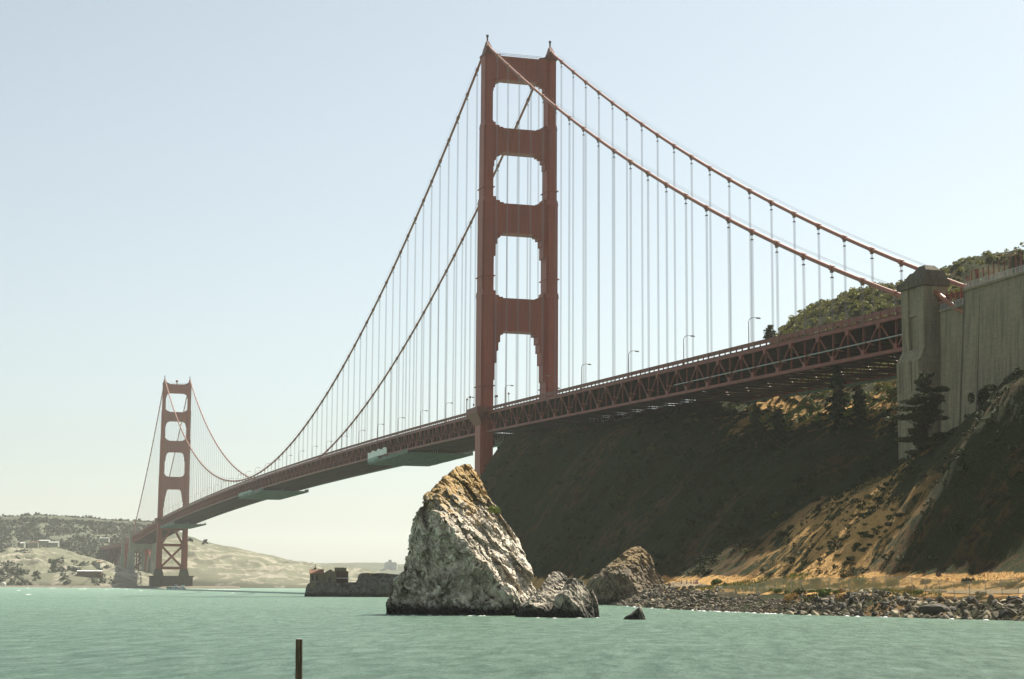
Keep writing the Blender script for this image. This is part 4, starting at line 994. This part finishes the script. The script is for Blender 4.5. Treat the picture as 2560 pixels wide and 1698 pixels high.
def tree(name, base, h, crown, label, mat='leaf_dark', trunk_r=.35, n=2600, size=.3, lean=(0, 0), flat=.5, group=None):
    o = empty(name, tuple(base)); tag(o, label, "tree", group)
    b = MB(); pts = [(lean[0]*u**1.5, lean[1]*u**1.5, h*.93*u-1) for u in np.linspace(0, 1, 8)]
    b.tube(pts, [trunk_r*(1-.85*u) for u in np.linspace(0, 1, 8)], 7)
    rr = random.Random(h)
    for l in crown:
        u = max(.08, min(.9, (l[2]/h)*.85)); a = (lean[0]*u**1.5, lean[1]*u**1.5, h*.93*u-1); b.tube([a, ((a[0]+l[0])/2, (a[1]+l[1])/2, (a[2]+l[2])/2-.1), (l[0], l[1], l[2])], [trunk_r*.3, trunk_r*.2, .04], 5)
    b.build("trunk", M['bark'], o)
    V, F = leaf_cloud(crown, n, size, int(h*10), flat); mesh_np("crown", V, F, M[mat], o); return o
def cypress(base, h, spread, seed, lean=0, tiers=24, top=.25):
    r = random.Random(seed); L = []
    for k in range(tiers):
        u = .14+.84*k/(tiers-1); w = spread*(1-u)**.5*(.45+.8*r.random())+top
        for _ in range(3):
            a = r.uniform(0, 6.28); d = w*r.uniform(.35, .95); L.append((math.cos(a)*d+lean*u, math.sin(a)*d, h*u+r.uniform(-.9, .9)-d*.10, w*r.uniform(.3, .6), w*r.uniform(.3, .6), .22+h*.014))
    return L
def place_tree(name, x, y, D, h, spread, seed, label, **k):
    q = surv(x, y, D); z = float(ground_z([q[0]], [q[1]])[0]); return tree(name, (q[0], q[1], z), h, cypress(q, h, spread, seed), label, **k)
# the dark cypress in front of the pylon
def tree_px(name, x, ytop, ybot, D, wpx, seed, label, **k):
    q = surv(x, ybot, D); kk = FPX/D; h = (ybot-ytop)/kk
    return tree(name, (q[0], q[1], q[2]), h, cypress(None, h, wpx/kk/2, seed), label, **k)
tree_px("cypress_tree", 2318, 932, 1150, 345, 175, 4, "wide dark cypress with layered boughs in front of the concrete pylon", n=26000, size=.17, flat=.85, trunk_r=.4)
tree_px("conifer_tree", 2097, 900, 1110, 425, 50, 5, "tall dark conifer standing under the side span truss", n=4200, size=.28, flat=.5, trunk_r=.35)
tree_px("conifer_tree", 2150, 970, 1075, 430, 44, 6, "short dark conifer right of the tall one under the bridge", n=2200, size=.25, flat=.5)
tree_px("conifer_tree", 1948, 1020, 1120, 450, 44, 8, "small pointed dark conifer amid the sunlit patch below the bridge", n=2200, size=.25, flat=.4)
tree_px("leaning_tree", 1890, 1010, 1110, 455, 46, 9, "dark spreading tree casting shadows on the golden slope below the bridge", n=1500, size=.28, flat=.4)
def bushy(x, yt, yb, D, w, seed, label):
    q = surv(x, yb, D); kk = FPX/D; h = (yb-yt)/kk; ww = w/kk/2; rr = random.Random(seed)
    L = [(rr.uniform(-1, 1)*ww*.75, rr.uniform(-1, 1)*ww*.75, h*rr.uniform(.25, .85), ww*rr.uniform(.3, .5), ww*rr.uniform(.3, .5), h*rr.uniform(.15, .25)) for _ in range(9)]
    tree("hillside_tree", tuple(q), h, L, label, n=3000, size=.13, flat=.1, trunk_r=.2)
bushy(2458, 962, 1045, 322, 56, 10, "ragged dark tree against the foot of the anchorage wall")
bushy(2525, 955, 1005, 322, 90, 11, "round dark tree at the right edge below the anchorage wall")
tree_px("hilltop_tree", 1925, 815, 850, 570, 30, 12, "small windblown tree at the left tip of the hill behind the bridge", n=700, size=.3, flat=.3)
# shrubs on the needle
for x, y, rr, m_, D, lab in [(1236,1272,1.1,'leaf_bright',258,"round green bush clinging to the right side of the tall stack"), (1082,1240,.9,'leaf',258,"mossy green bush on the left shoulder of the tall stack"),
                             (1066,1255,.7,'leaf',257,"small green bush low on the tall stack's left shoulder"), (1188,1345,.5,'leaf_dark',250,"small dark bush in a cleft on the tall stack's sunlit face")]:
    q = surv(x, y, D); o = bpy.data.objects.new("shrub", protos[m_][1]); col.objects.link(o); o.location = tuple(q-np.array([0, 0, rr*.5])); o.scale = (rr,)*3; tag(o, lab, "shrub")

# ------------------------------------------------------------------ fence, markers
fpts = [surv(x, y, D) for x, y, D in [(1795,1452,332),(1830,1456,328),(1900,1460,316),(2000,1461,302),(2130,1462,286),(2260,1463,274),(2380,1464,264),(2480,1466,257),(2570,1468,251)]]
fence = empty("chain_link_fence", tuple(fpts[3])); tag(fence, "long tan chain link fence at the foot of the slope behind the shore bank", "fence")
L = [0]; 
for a, b2 in zip(fpts[:-1], fpts[1:]): L.append(L[-1]+np.linalg.norm((b2-a)[:2]))
def fp(d): return np.array([np.interp(d, L, [p[i] for p in fpts]) for i in range(2)])
ds = np.arange(0, L[-1], 3.2); gpos = [fp(d) for d in ds]; gzz = ground_z([p[0] for p in gpos], [p[1] for p in gpos])
fm, fnt, fb = mat_base("chain_link"); fb.inputs["Base Color"].default_value = (.52, .39, .21, 1); fb.inputs["Roughness"].default_value = .7
tr = N(fnt, "ShaderNodeBsdfTransparent"); mx = N(fnt, "ShaderNodeMixShader"); mx.inputs[0].default_value = .48
fnt.links.new(tr.outputs[0], mx.inputs[1]); fnt.links.new(fb.outputs[0], mx.inputs[2]); fnt.links.new(mx.outputs[0], fnt.nodes["Material Output"].inputs[0])
v = []; f = []
for p, z in zip(gpos, gzz): v += [(p[0], p[1], z), (p[0], p[1], z+2.2)]
for i in range(len(gpos)-1): f.append((2*i, 2*i+2, 2*i+3, 2*i+1))
q = mesh_np("mesh_panel", v, f, fm, fence); q.matrix_parent_inverse = Matrix.Translation(-fence.location)
for i, (p, z) in enumerate(zip(gpos, gzz)):
    b = MB(); b.tube([(p[0], p[1], z-.3), (p[0], p[1], z+(2.3 if i % 9 else 2.4))], .05, 6)
    rel(fence, b, "post", M['mesh'])
b = MB(); b.tube([(p[0], p[1], z+2.2) for p, z in zip(gpos, gzz)], .03, 5); rel(fence, b, "top_rail", M['mesh'])
sg_ = surv(2350, 1436, 280); b = MB(); b.tube([(sg_[0]-.06, sg_[1]+.3, sg_[2]), (sg_[0]-.1, sg_[1]+.34, sg_[2])], .42, 16); tag(b.build("round_sign", M['dark_steel']), "dark round sign hung on the fence", "sign")
M['marker'] = simple("marker_red", (.62, .2, .12), .6, .1, 1)
labs = ["small red and white marker post on the bank, leftmost of the row", "small red and white marker post, second from the left in the row", "small red and white marker post, third from the left in the row", "small red and white marker post, fourth from the left in the row", "widest red marker at the right end of the row of posts"]
for i, (x, y) in enumerate([(1704,1452), (1716.5,1452), (1727.5,1452), (1734.5,1452), (1741,1452)]):
    P = surv(x, y+4, 352); z = float(ground_z([P[0]], [P[1]])[0]); o = empty("marker_post", (P[0], P[1], max(z, P[2]-.3))); tag(o, labs[i], "marker post", "marker posts on the shore bank")
    w = .1 if i < 4 else .26
    MB().box(-w, w, -w, w, 0, .35).build("foot", M['marker'], o); MB().box(-w*.9, w*.9, -w*.9, w*.9, .35, .62).build("band", M['white'], o); MB().box(-w*.8, w*.8, -w*.8, w*.8, .62, .8).build("top", M['marker'], o)

# ------------------------------------------------------------------ far shore
def ridge(name, prof, D0, D1, mat, seed, amp, nd=60, nx=260, y_shore=None, kind='structure', label=None, steep=.6):
    xs = np.linspace(prof[0][0], prof[-1][0], nx); ys = np.interp(xs, [p[0] for p in prof], [p[1] for p in prof]); V = []
    for i, u in enumerate(np.linspace(0, 1, nd)):
        for x, y in zip(xs, ys):
            e = 1.35 if u > .97 else 1
            D = D0+(D1-D0)*u*e; top = surv(x, y, D1)[2]; q = surv(x, 1455, D)
            V.append((q[0], q[1], -2+(top+2)*min(1, u**steep if u < .9 else 1) if e == 1 else top*.5))
    V = np.array(V); ut = np.repeat(np.linspace(0, 1, nd), nx); sc = 1/(D1*.02)
    V[:, 2] += amp*fbm(V[:, 0]*sc, V[:, 1]*sc*1.5, 0, 5, seed, ridged=True, gain=.42)*np.clip(ut*3, 0, 1)*np.clip((1.02-ut)*4, .25, 1)
    idx = np.arange(nd*nx).reshape(nd, nx); F = np.stack([idx[:-1, :-1], idx[:-1, 1:], idx[1:, 1:], idx[1:, :-1]], -1).reshape(-1, 4)
    o = mesh_np(name, V, F, mat, smooth=True); tag(o, label, kind=kind); return o
SKY_L = [(-220,1270),(-60,1288),(0,1297),(25,1298),(60,1293),(90,1292),(130,1296),(180,1300),(230,1302),(280,1307),(330,1309),(370,1310),(400,1316),(440,1330),(470,1345),(500,1356),(540,1364),(600,1378),(650,1389),(700,1400),(760,1412),(820,1422),(900,1432)]
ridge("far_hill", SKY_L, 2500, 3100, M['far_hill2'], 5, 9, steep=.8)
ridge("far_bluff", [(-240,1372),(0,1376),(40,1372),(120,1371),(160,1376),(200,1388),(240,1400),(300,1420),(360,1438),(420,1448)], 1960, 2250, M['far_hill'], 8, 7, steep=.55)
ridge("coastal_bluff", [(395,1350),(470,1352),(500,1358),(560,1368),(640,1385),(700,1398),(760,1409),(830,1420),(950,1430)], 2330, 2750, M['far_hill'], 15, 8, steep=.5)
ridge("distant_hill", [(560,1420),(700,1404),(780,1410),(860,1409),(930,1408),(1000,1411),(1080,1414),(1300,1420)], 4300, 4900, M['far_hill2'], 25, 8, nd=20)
ridge("sea_wall_ground", [(-240,1463.5),(0,1464),(200,1464),(420,1464.5),(560,1465),(600,1466)], 1905, 1960, M['riprap'], 2, 0.0, nd=6, steep=.12)
# wood on the far hill (uncountable)
V = []; F = []; small2 = [(np.array(a), np.array(b_)) for a, b_ in [leaf_cloud([(0, 0, .6, .6, .6, .7)], 26, .3, 200+i) for i in range(4)]]
xs = np.array([p[0] for p in SKY_L]); ys = np.array([p[1] for p in SKY_L]); off = 0; VV = []; FF = []
for i in range(7000):
    x = rs.uniform(-200, 400); u = rs.rand()**.7; D = 2500+600*u; top = surv(x, np.interp(x, xs, ys), 3100)[2]; q = surv(x, 1455, D)
    z = -2+(top+2)*(u**.8)-2; v_, f_ = small2[i % 4]; k = rs.uniform(4, 8)
    VV.append(v_*np.array([k, k, k*.9])+np.array([q[0], q[1], z])); FF.append(f_+off); off += len(v_)
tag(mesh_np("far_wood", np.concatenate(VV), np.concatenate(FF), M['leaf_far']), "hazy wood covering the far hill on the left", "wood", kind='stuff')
V = []; VV = []; FF = []; off = 0
for i in range(900):
    x = rs.uniform(-200, 285); u = rs.rand(); D = 1960+290*u; yt = np.interp(x, [-240,0,120,200,300,420], [1372,1376,1371,1388,1420,1448]); top = surv(x, yt, 2250)[2]; q = surv(x, 1455, D)
    if fbm(np.array([x*.02]), np.array([u*3.0]), 0, 2, 9)[0] < 0: continue
    z = -2+(top+2)*(u**.55)-1.5; v_, f_ = small2[i % 4]; k = rs.uniform(3, 7)
    VV.append(v_*np.array([k, k, k*.8])+np.array([q[0], q[1], z])); FF.append(f_+off); off += len(v_)
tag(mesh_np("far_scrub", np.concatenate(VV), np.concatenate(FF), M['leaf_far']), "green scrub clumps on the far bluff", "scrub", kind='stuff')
def ftree(x, ytop, ybot, D, w, lab, seed):
    q = surv(x, ybot, D); kk = FPX/D; h = (ybot-ytop)/kk
    tree("distant_tree", tuple(q-np.array([0, 0, 2])), h+2, cypress(None, h+2, w/kk/2, seed, tiers=9, top=.8), lab, n=900, size=1.3, trunk_r=.6)
ftree(512, 1350, 1374, 2700, 26, "lone cypress silhouette on the coastal bluff right of the far tower", 2)
ftree(475, 1346, 1362, 2700, 20, "low tree clump on the bluff just right of the far tower leg", 3)
ftree(975, 1398, 1412, 4400, 10, "faint tall shape on the farthest hazy ridge", 6) if False else None
# far pylons and arch
def fpylon(x, lab):
    o = empty("bridge_pylon", (x, 0, 0)); tag(o, lab, "pylon", "concrete pylons at the far end of the bridge")
    for sg in (1, -1):
        b = MB(); b.box(-5.5, 5.5, min(sg*10.8, sg*17), max(sg*10.8, sg*17), -1, 66); b.box(-6.5, 6.5, min(sg*10, sg*18), max(sg*10, sg*18), 66, 71)
        b.box(-7, 7, min(sg*10.3, sg*18.4), max(sg*10.3, sg*18.4), -1, 42)
        b.build("shaft", M['concrete_pale'], o)
    MB().box(-3, 3, -10.8, 10.8, 48, 55).build("tie_beam", M['concrete_pale'], o)
fpylon(1623, "hazy concrete pylon nearest the far tower on the far shore"); fpylon(1740, "hazy concrete pylon at the left end of the steel arch on the far shore")
arch = empty("arch_viaduct", (1680, 0, 0)); tag(arch, "short steel arch span between the two far concrete pylons", "viaduct")
b = MB()
for sg in (1, -1):
    P = [(1629+105*u, sg*13, 12+34*4*u*(1-u)) for u in np.linspace(0, 1, 15)]
    for a, c in zip(P[:-1], P[1:]): b.beam(a, c, 1.2, 1.6)
    P2 = [(p[0], p[1], p[2]+6) for p in P]
    for a, c in zip(P2[:-1], P2[1:]): b.beam(a, c, .8, 1.0)
    for a, c in zip(P, P2): b.beam(a, c, .6, .6); b.beam(c, (c[0], c[1], 60), .6, .6)
rel(arch, b, "arch", M['orange'])
b = MB(); b.box(1629.5, 1733.5, -14, 14, 57, 64); rel(arch, b, "deck", M['orange_dull'])
via = empty("arch_viaduct", (1850, 0, 0)); tag(via, "low steel viaduct carrying the road left from the far pylons to the hill", "viaduct")
b = MB(); b.hexa([(1745.5, -14, 54), (2150, -8, 55), (2150, 20, 55), (1745.5, 14, 54), (1745.5, -14, 60.5), (2150, -8, 60), (2150, 20, 60), (1745.5, 14, 60.5)]); rel(via, b, "deck", M['orange_dull'])
for x in range(1770, 2140, 38):
    b = MB()
    for y in (-9, 11): b.box(x-.8, x+.8, y-.8, y+.8, 8, 54)
    rel(via, b, "trestle_leg", M['orange_dull'])
# brick fort under the arch
ft = empty("brick_fort", (1665, 40, 0)); tag(ft, "low brown brick fort by the water under the far arch", "fort")
MB().box(-38, 42, -30, 34, 0, 13).build("wall", M['brick'], ft); MB().box(-39, 43, -31, 35, 13, 14).build("parapet", M['concrete_pale'], ft)
for i in range(9): MB().box(-30+i*8, -27+i*8, 34.05, 34.3, 3, 6).build("window", M['dark_steel'], ft)
lt = empty("light_tower", (1640, 30, 14)); tag(lt, "tiny pale lantern tower standing on the fort roof", "lighthouse"); MB().tube([(0, 0, 0), (0, 0, 6)], .9, 8).build("tower_shaft", M['white'], lt); MB().tube([(0, 0, 6), (0, 0, 8), (0, 0, 9)], [1.3, 1.3, .2], 8).build("lantern", M['dark_steel'], lt)
# buildings on the far bluff
def house(x, y, D, w, h, mat, lab, roof='tile', name="far_building", group="pale buildings on the far bluff"):
    q = surv(x, y, D); o = empty(name, (q[0], q[1], q[2]), -YAW-math.pi/2); tag(o, lab, "building", group)
    MB().box(-w/2, w/2, -4, 4, -4, h).build("wall", M[mat], o); b = MB()
    b.prism([(-4.6, h), (0, h+h*.35), (4.6, h)], 'x', -w/2-.5, w/2+.5); b.build("roof", M[roof], o)
house(112, 1356, 2300, 12, 2.2, 'concrete_pale', "white building with the brightest roof on top of the far bluff", 'white')
house(84, 1360, 2300, 11, 2, 'concrete_pale', "low pale building left of the white one on the far bluff")
house(135, 1360, 2290, 12, 2, 'concrete_pale', "long low pale building right of the white one on the far bluff", 'white')
house(57, 1362, 2280, 5, 2, 'concrete_pale', "small white building farthest left on the far bluff", 'white')
house(262, 1348, 2500, 12, 1.4, 'concrete_pale', "thin pale building just left of the far pylon on the wooded hill", 'white')
house(225, 1434, 2000, 27, 2.6, 'brick', "long low waterfront shed with a bright roof edge near the fort", 'white', group=None)
house(247, 1411, 2060, 5, 2.5, 'concrete_pale', "small pale hut on the slope above the waterfront shed", 'tile')
# sphere buoy-like white dome at left
q = surv(10, 1459, 1925); o = empty("round_tank", (q[0], q[1], 1)); tag(o, "small white round tank on the far sea wall at the left edge", "tank"); MB().tube([(0, 0, 0), (0, 0, 2.5), (0, 0, 3.6), (0, 0, 4)], [1.8, 2.0, 1.4, .3], 12).build("shell", M['white'], o)
# faint city shapes on the last ridge
M['city'] = simple("city_pale", (.5, .48, .45), .8, .1, .02)
for i, (x, y, w) in enumerate([(975,1402,10), (968,1408,14), (985,1408,16)]):
    q = surv(x, 1416, 4600); o = empty("city_tower", (q[0], q[1], q[2]), -YAW); tag(o, ["slim pale tower block highest on the farthest ridge", "pale block left of the slim tower on the farthest ridge", "wide pale block right of the slim tower on the farthest ridge"][i], "tower block", "faint towers on the last ridge")
    hh_ = (1416-y)/FPX*4600; MB().box(-w/2, w/2, -w/2, w/2, -10, hh_).build("wall", M['city'], o); MB().box(-w/3, w/3, -w/3, w/3, hh_, hh_+2).build("roof", M['concrete_pale'], o)

# ------------------------------------------------------------------ boat and wakes
q = surv(441, 1474.5, 1500); boat = empty("motor_boat", (q[0], q[1], .0), -YAW-math.pi/2+R(8)); tag(boat, "small white and green workboat with a mast, crossing in front of the far tower", "boat")
kk = FPX/1500
b = MB(); n = 9; Lb = 7.6; secs = []
for i in range(n):
    u = i/(n-1); x = -Lb+2*Lb*u; w = 2.1*(math.sin(min(1, (u*.9+.0)*1.6)*math.pi/2)**.6 if u < .6 else 1) ; w = max(.12, w*(u**.45)); sh = 2.2-1.0*u
    secs.append([(x-.8*(1-u), -w, sh), (x, -w*.75, -.4), (x, w*.75, -.4), (x-.8*(1-u), w, sh)])
for i in range(n-1):
    A, B_ = secs[i], secs[i+1]; n0 = len(b.v); b.v += A+B_
    for k in range(3): b.f.append((n0+k, n0+k+1, n0+5+k, n0+4+k))
    b.f.append((n0+3, n0, n0+4, n0+7))
b.f.append(tuple(len(b.v)-4+k for k in range(4)))
M['hull'] = simple("green_hull_paint", (.10, .25, .17), .4, .1, 1); b.build("hull", M['hull'], boat)
MB().hexa([(-2.6, -1.3, 1.3), (.8, -1.4, 1.3), (.8, 1.4, 1.3), (-2.6, 1.3, 1.3), (-1.8, -1.1, 3.7), (.4, -1.2, 3.7), (.4, 1.2, 3.7), (-1.8, 1.1, 3.7)]).build("wheelhouse", M['white'], boat)
MB().box(3.6, 6.6, -1.3, 1.3, 1.1, 3.4).build("cabin", M['white'], boat); MB().box(-1.75, .3, -1.24, -1.19, 2.6, 3.3).build("window", M['dark_steel'], boat)
b = MB(); b.tube([(-.6, 0, 3.7), (-.6, 0, 8.6)], .12, 6); b.beam((-.6, 0, 6.8), (2.6, 0, 4.4), .12, .12); b.build("mast", M['dark_steel'], boat)
fo = simple("foam", (.85, .86, .84), .9, .05, .3)
def foam(name, pts, w, lab, h=.35, kind=None):
    b = MB(); V = []; F = []
    for i, p in enumerate(pts):
        ww = w*(.4+.6*math.sin(math.pi*(i+.3)/len(pts)))*(1+.3*math.sin(i*2.1)); hh_ = h*(1+.5*math.sin(i*1.7))
        V += [(p[0]-HF[0]*ww, p[1]-HF[1]*ww, .02), (p[0], p[1], hh_), (p[0]+HF[0]*ww, p[1]+HF[1]*ww, .02)]
    for i in range(len(pts)-1):
        for k in range(2): F.append((3*i+k, 3*i+3+k, 3*i+4+k, 3*i+k+1))
    o = mesh_np(name, V, F, fo, smooth=True); tag(o, lab, "foam", kind='stuff'); return o
foam("wake_foam", [surv(x, 1478.5, 1500) for x in np.linspace(420, 462, 16)], 3, "white bow wave along the workboat's hull", 1.3)
foam("wake_foam", [surv(x, 1478.2, 1420)for x in np.linspace(520, 600, 24)], 1.5, "thin white wake right of the workboat", .12)
sv = []; sf = []
for i, s0 in enumerate(np.arange(-480, -300, .9)):
    if rs.rand() < (.35 if -430 < s0 < -396 else .88): continue
    t0 = shore_t(s0)+1.6+rs.normal(0, .35); m0 = len(sv); w = rs.uniform(.06, .22)
    sv += [(s0-.6, t0-w, .03), (s0+.6, t0-w*.6, .03), (s0+.5, t0+w, .02), (s0-.5, t0+w*.8, .02), (s0, t0, .14)]; sf += [(m0, m0+1, m0+4), (m0+1, m0+2, m0+4), (m0+2, m0+3, m0+4), (m0+3, m0, m0+4)]
tag(mesh_np("shore_foam", sv, sf, fo), "thin broken line of foam along the stony shore", "foam", kind='stuff')
wv_ = []; wf_ = []
for i in range(34):
    x = rs.uniform(966, 1500); q = surv(x, 1540+rs.uniform(-1, 1.5), 252 if x < 1290 else 240); d = FW+RT*(x-1280)/FPX-UP*((1538.5 if x < 1340 else 1544.5)+rs.uniform(0, 1.6)-849)/FPX; q = CAM+d*(-CAM[2]/d[2]); m0 = len(wv_); a = rs.uniform(.1, .45)
    wv_ += [tuple(q-HR*a+np.array([0, 0, .02])), tuple(q+HF*.3+np.array([0, 0, .07])), tuple(q+HR*a+np.array([0, 0, .02])), tuple(q-HF*.3+np.array([0, 0, .02]))]; wf_.append((m0, m0+1, m0+2, m0+3))
tag(mesh_np("rock_wash", wv_, wf_, fo), "thin specks of white wash at the foot of the rocks", "foam", kind='stuff')
# whitecaps, uncountable: one object
V = []; F = []
for i in range(16):
    x = rs.uniform(0, 640); y = 1471+rs.rand()**2*16; d = FW+RT*(x-1280)/FPX-UP*(y-849)/FPX
    if d[2] > -.001: continue
    D = -CAM[2]/d[2]; q = CAM+d*D
    if q[0] > 1180 or (q[0]+686 > 640 and x > 750): continue
    L_ = rs.uniform(.5, 1.3)*(1+D/2500); n0 = len(V)
    for k in range(5):
        u = k/4-.5; hh_ = .10*(1-4*u*u)*(1+D/1500)
        p = q+HR*u*2*L_+HF*rs.normal(0, .3); V += [tuple(p-HF*.6*(1-4*u*u)-[0, 0, q[2]-.01]), tuple(p+[0, 0, hh_-q[2]])]
    for k in range(4): F.append((n0+2*k, n0+2*k+2, n0+2*k+3, n0+2*k+1))
tag(mesh_np("whitecaps", V, F, fo), "scattered tiny whitecaps on the water", "foam", kind='stuff')
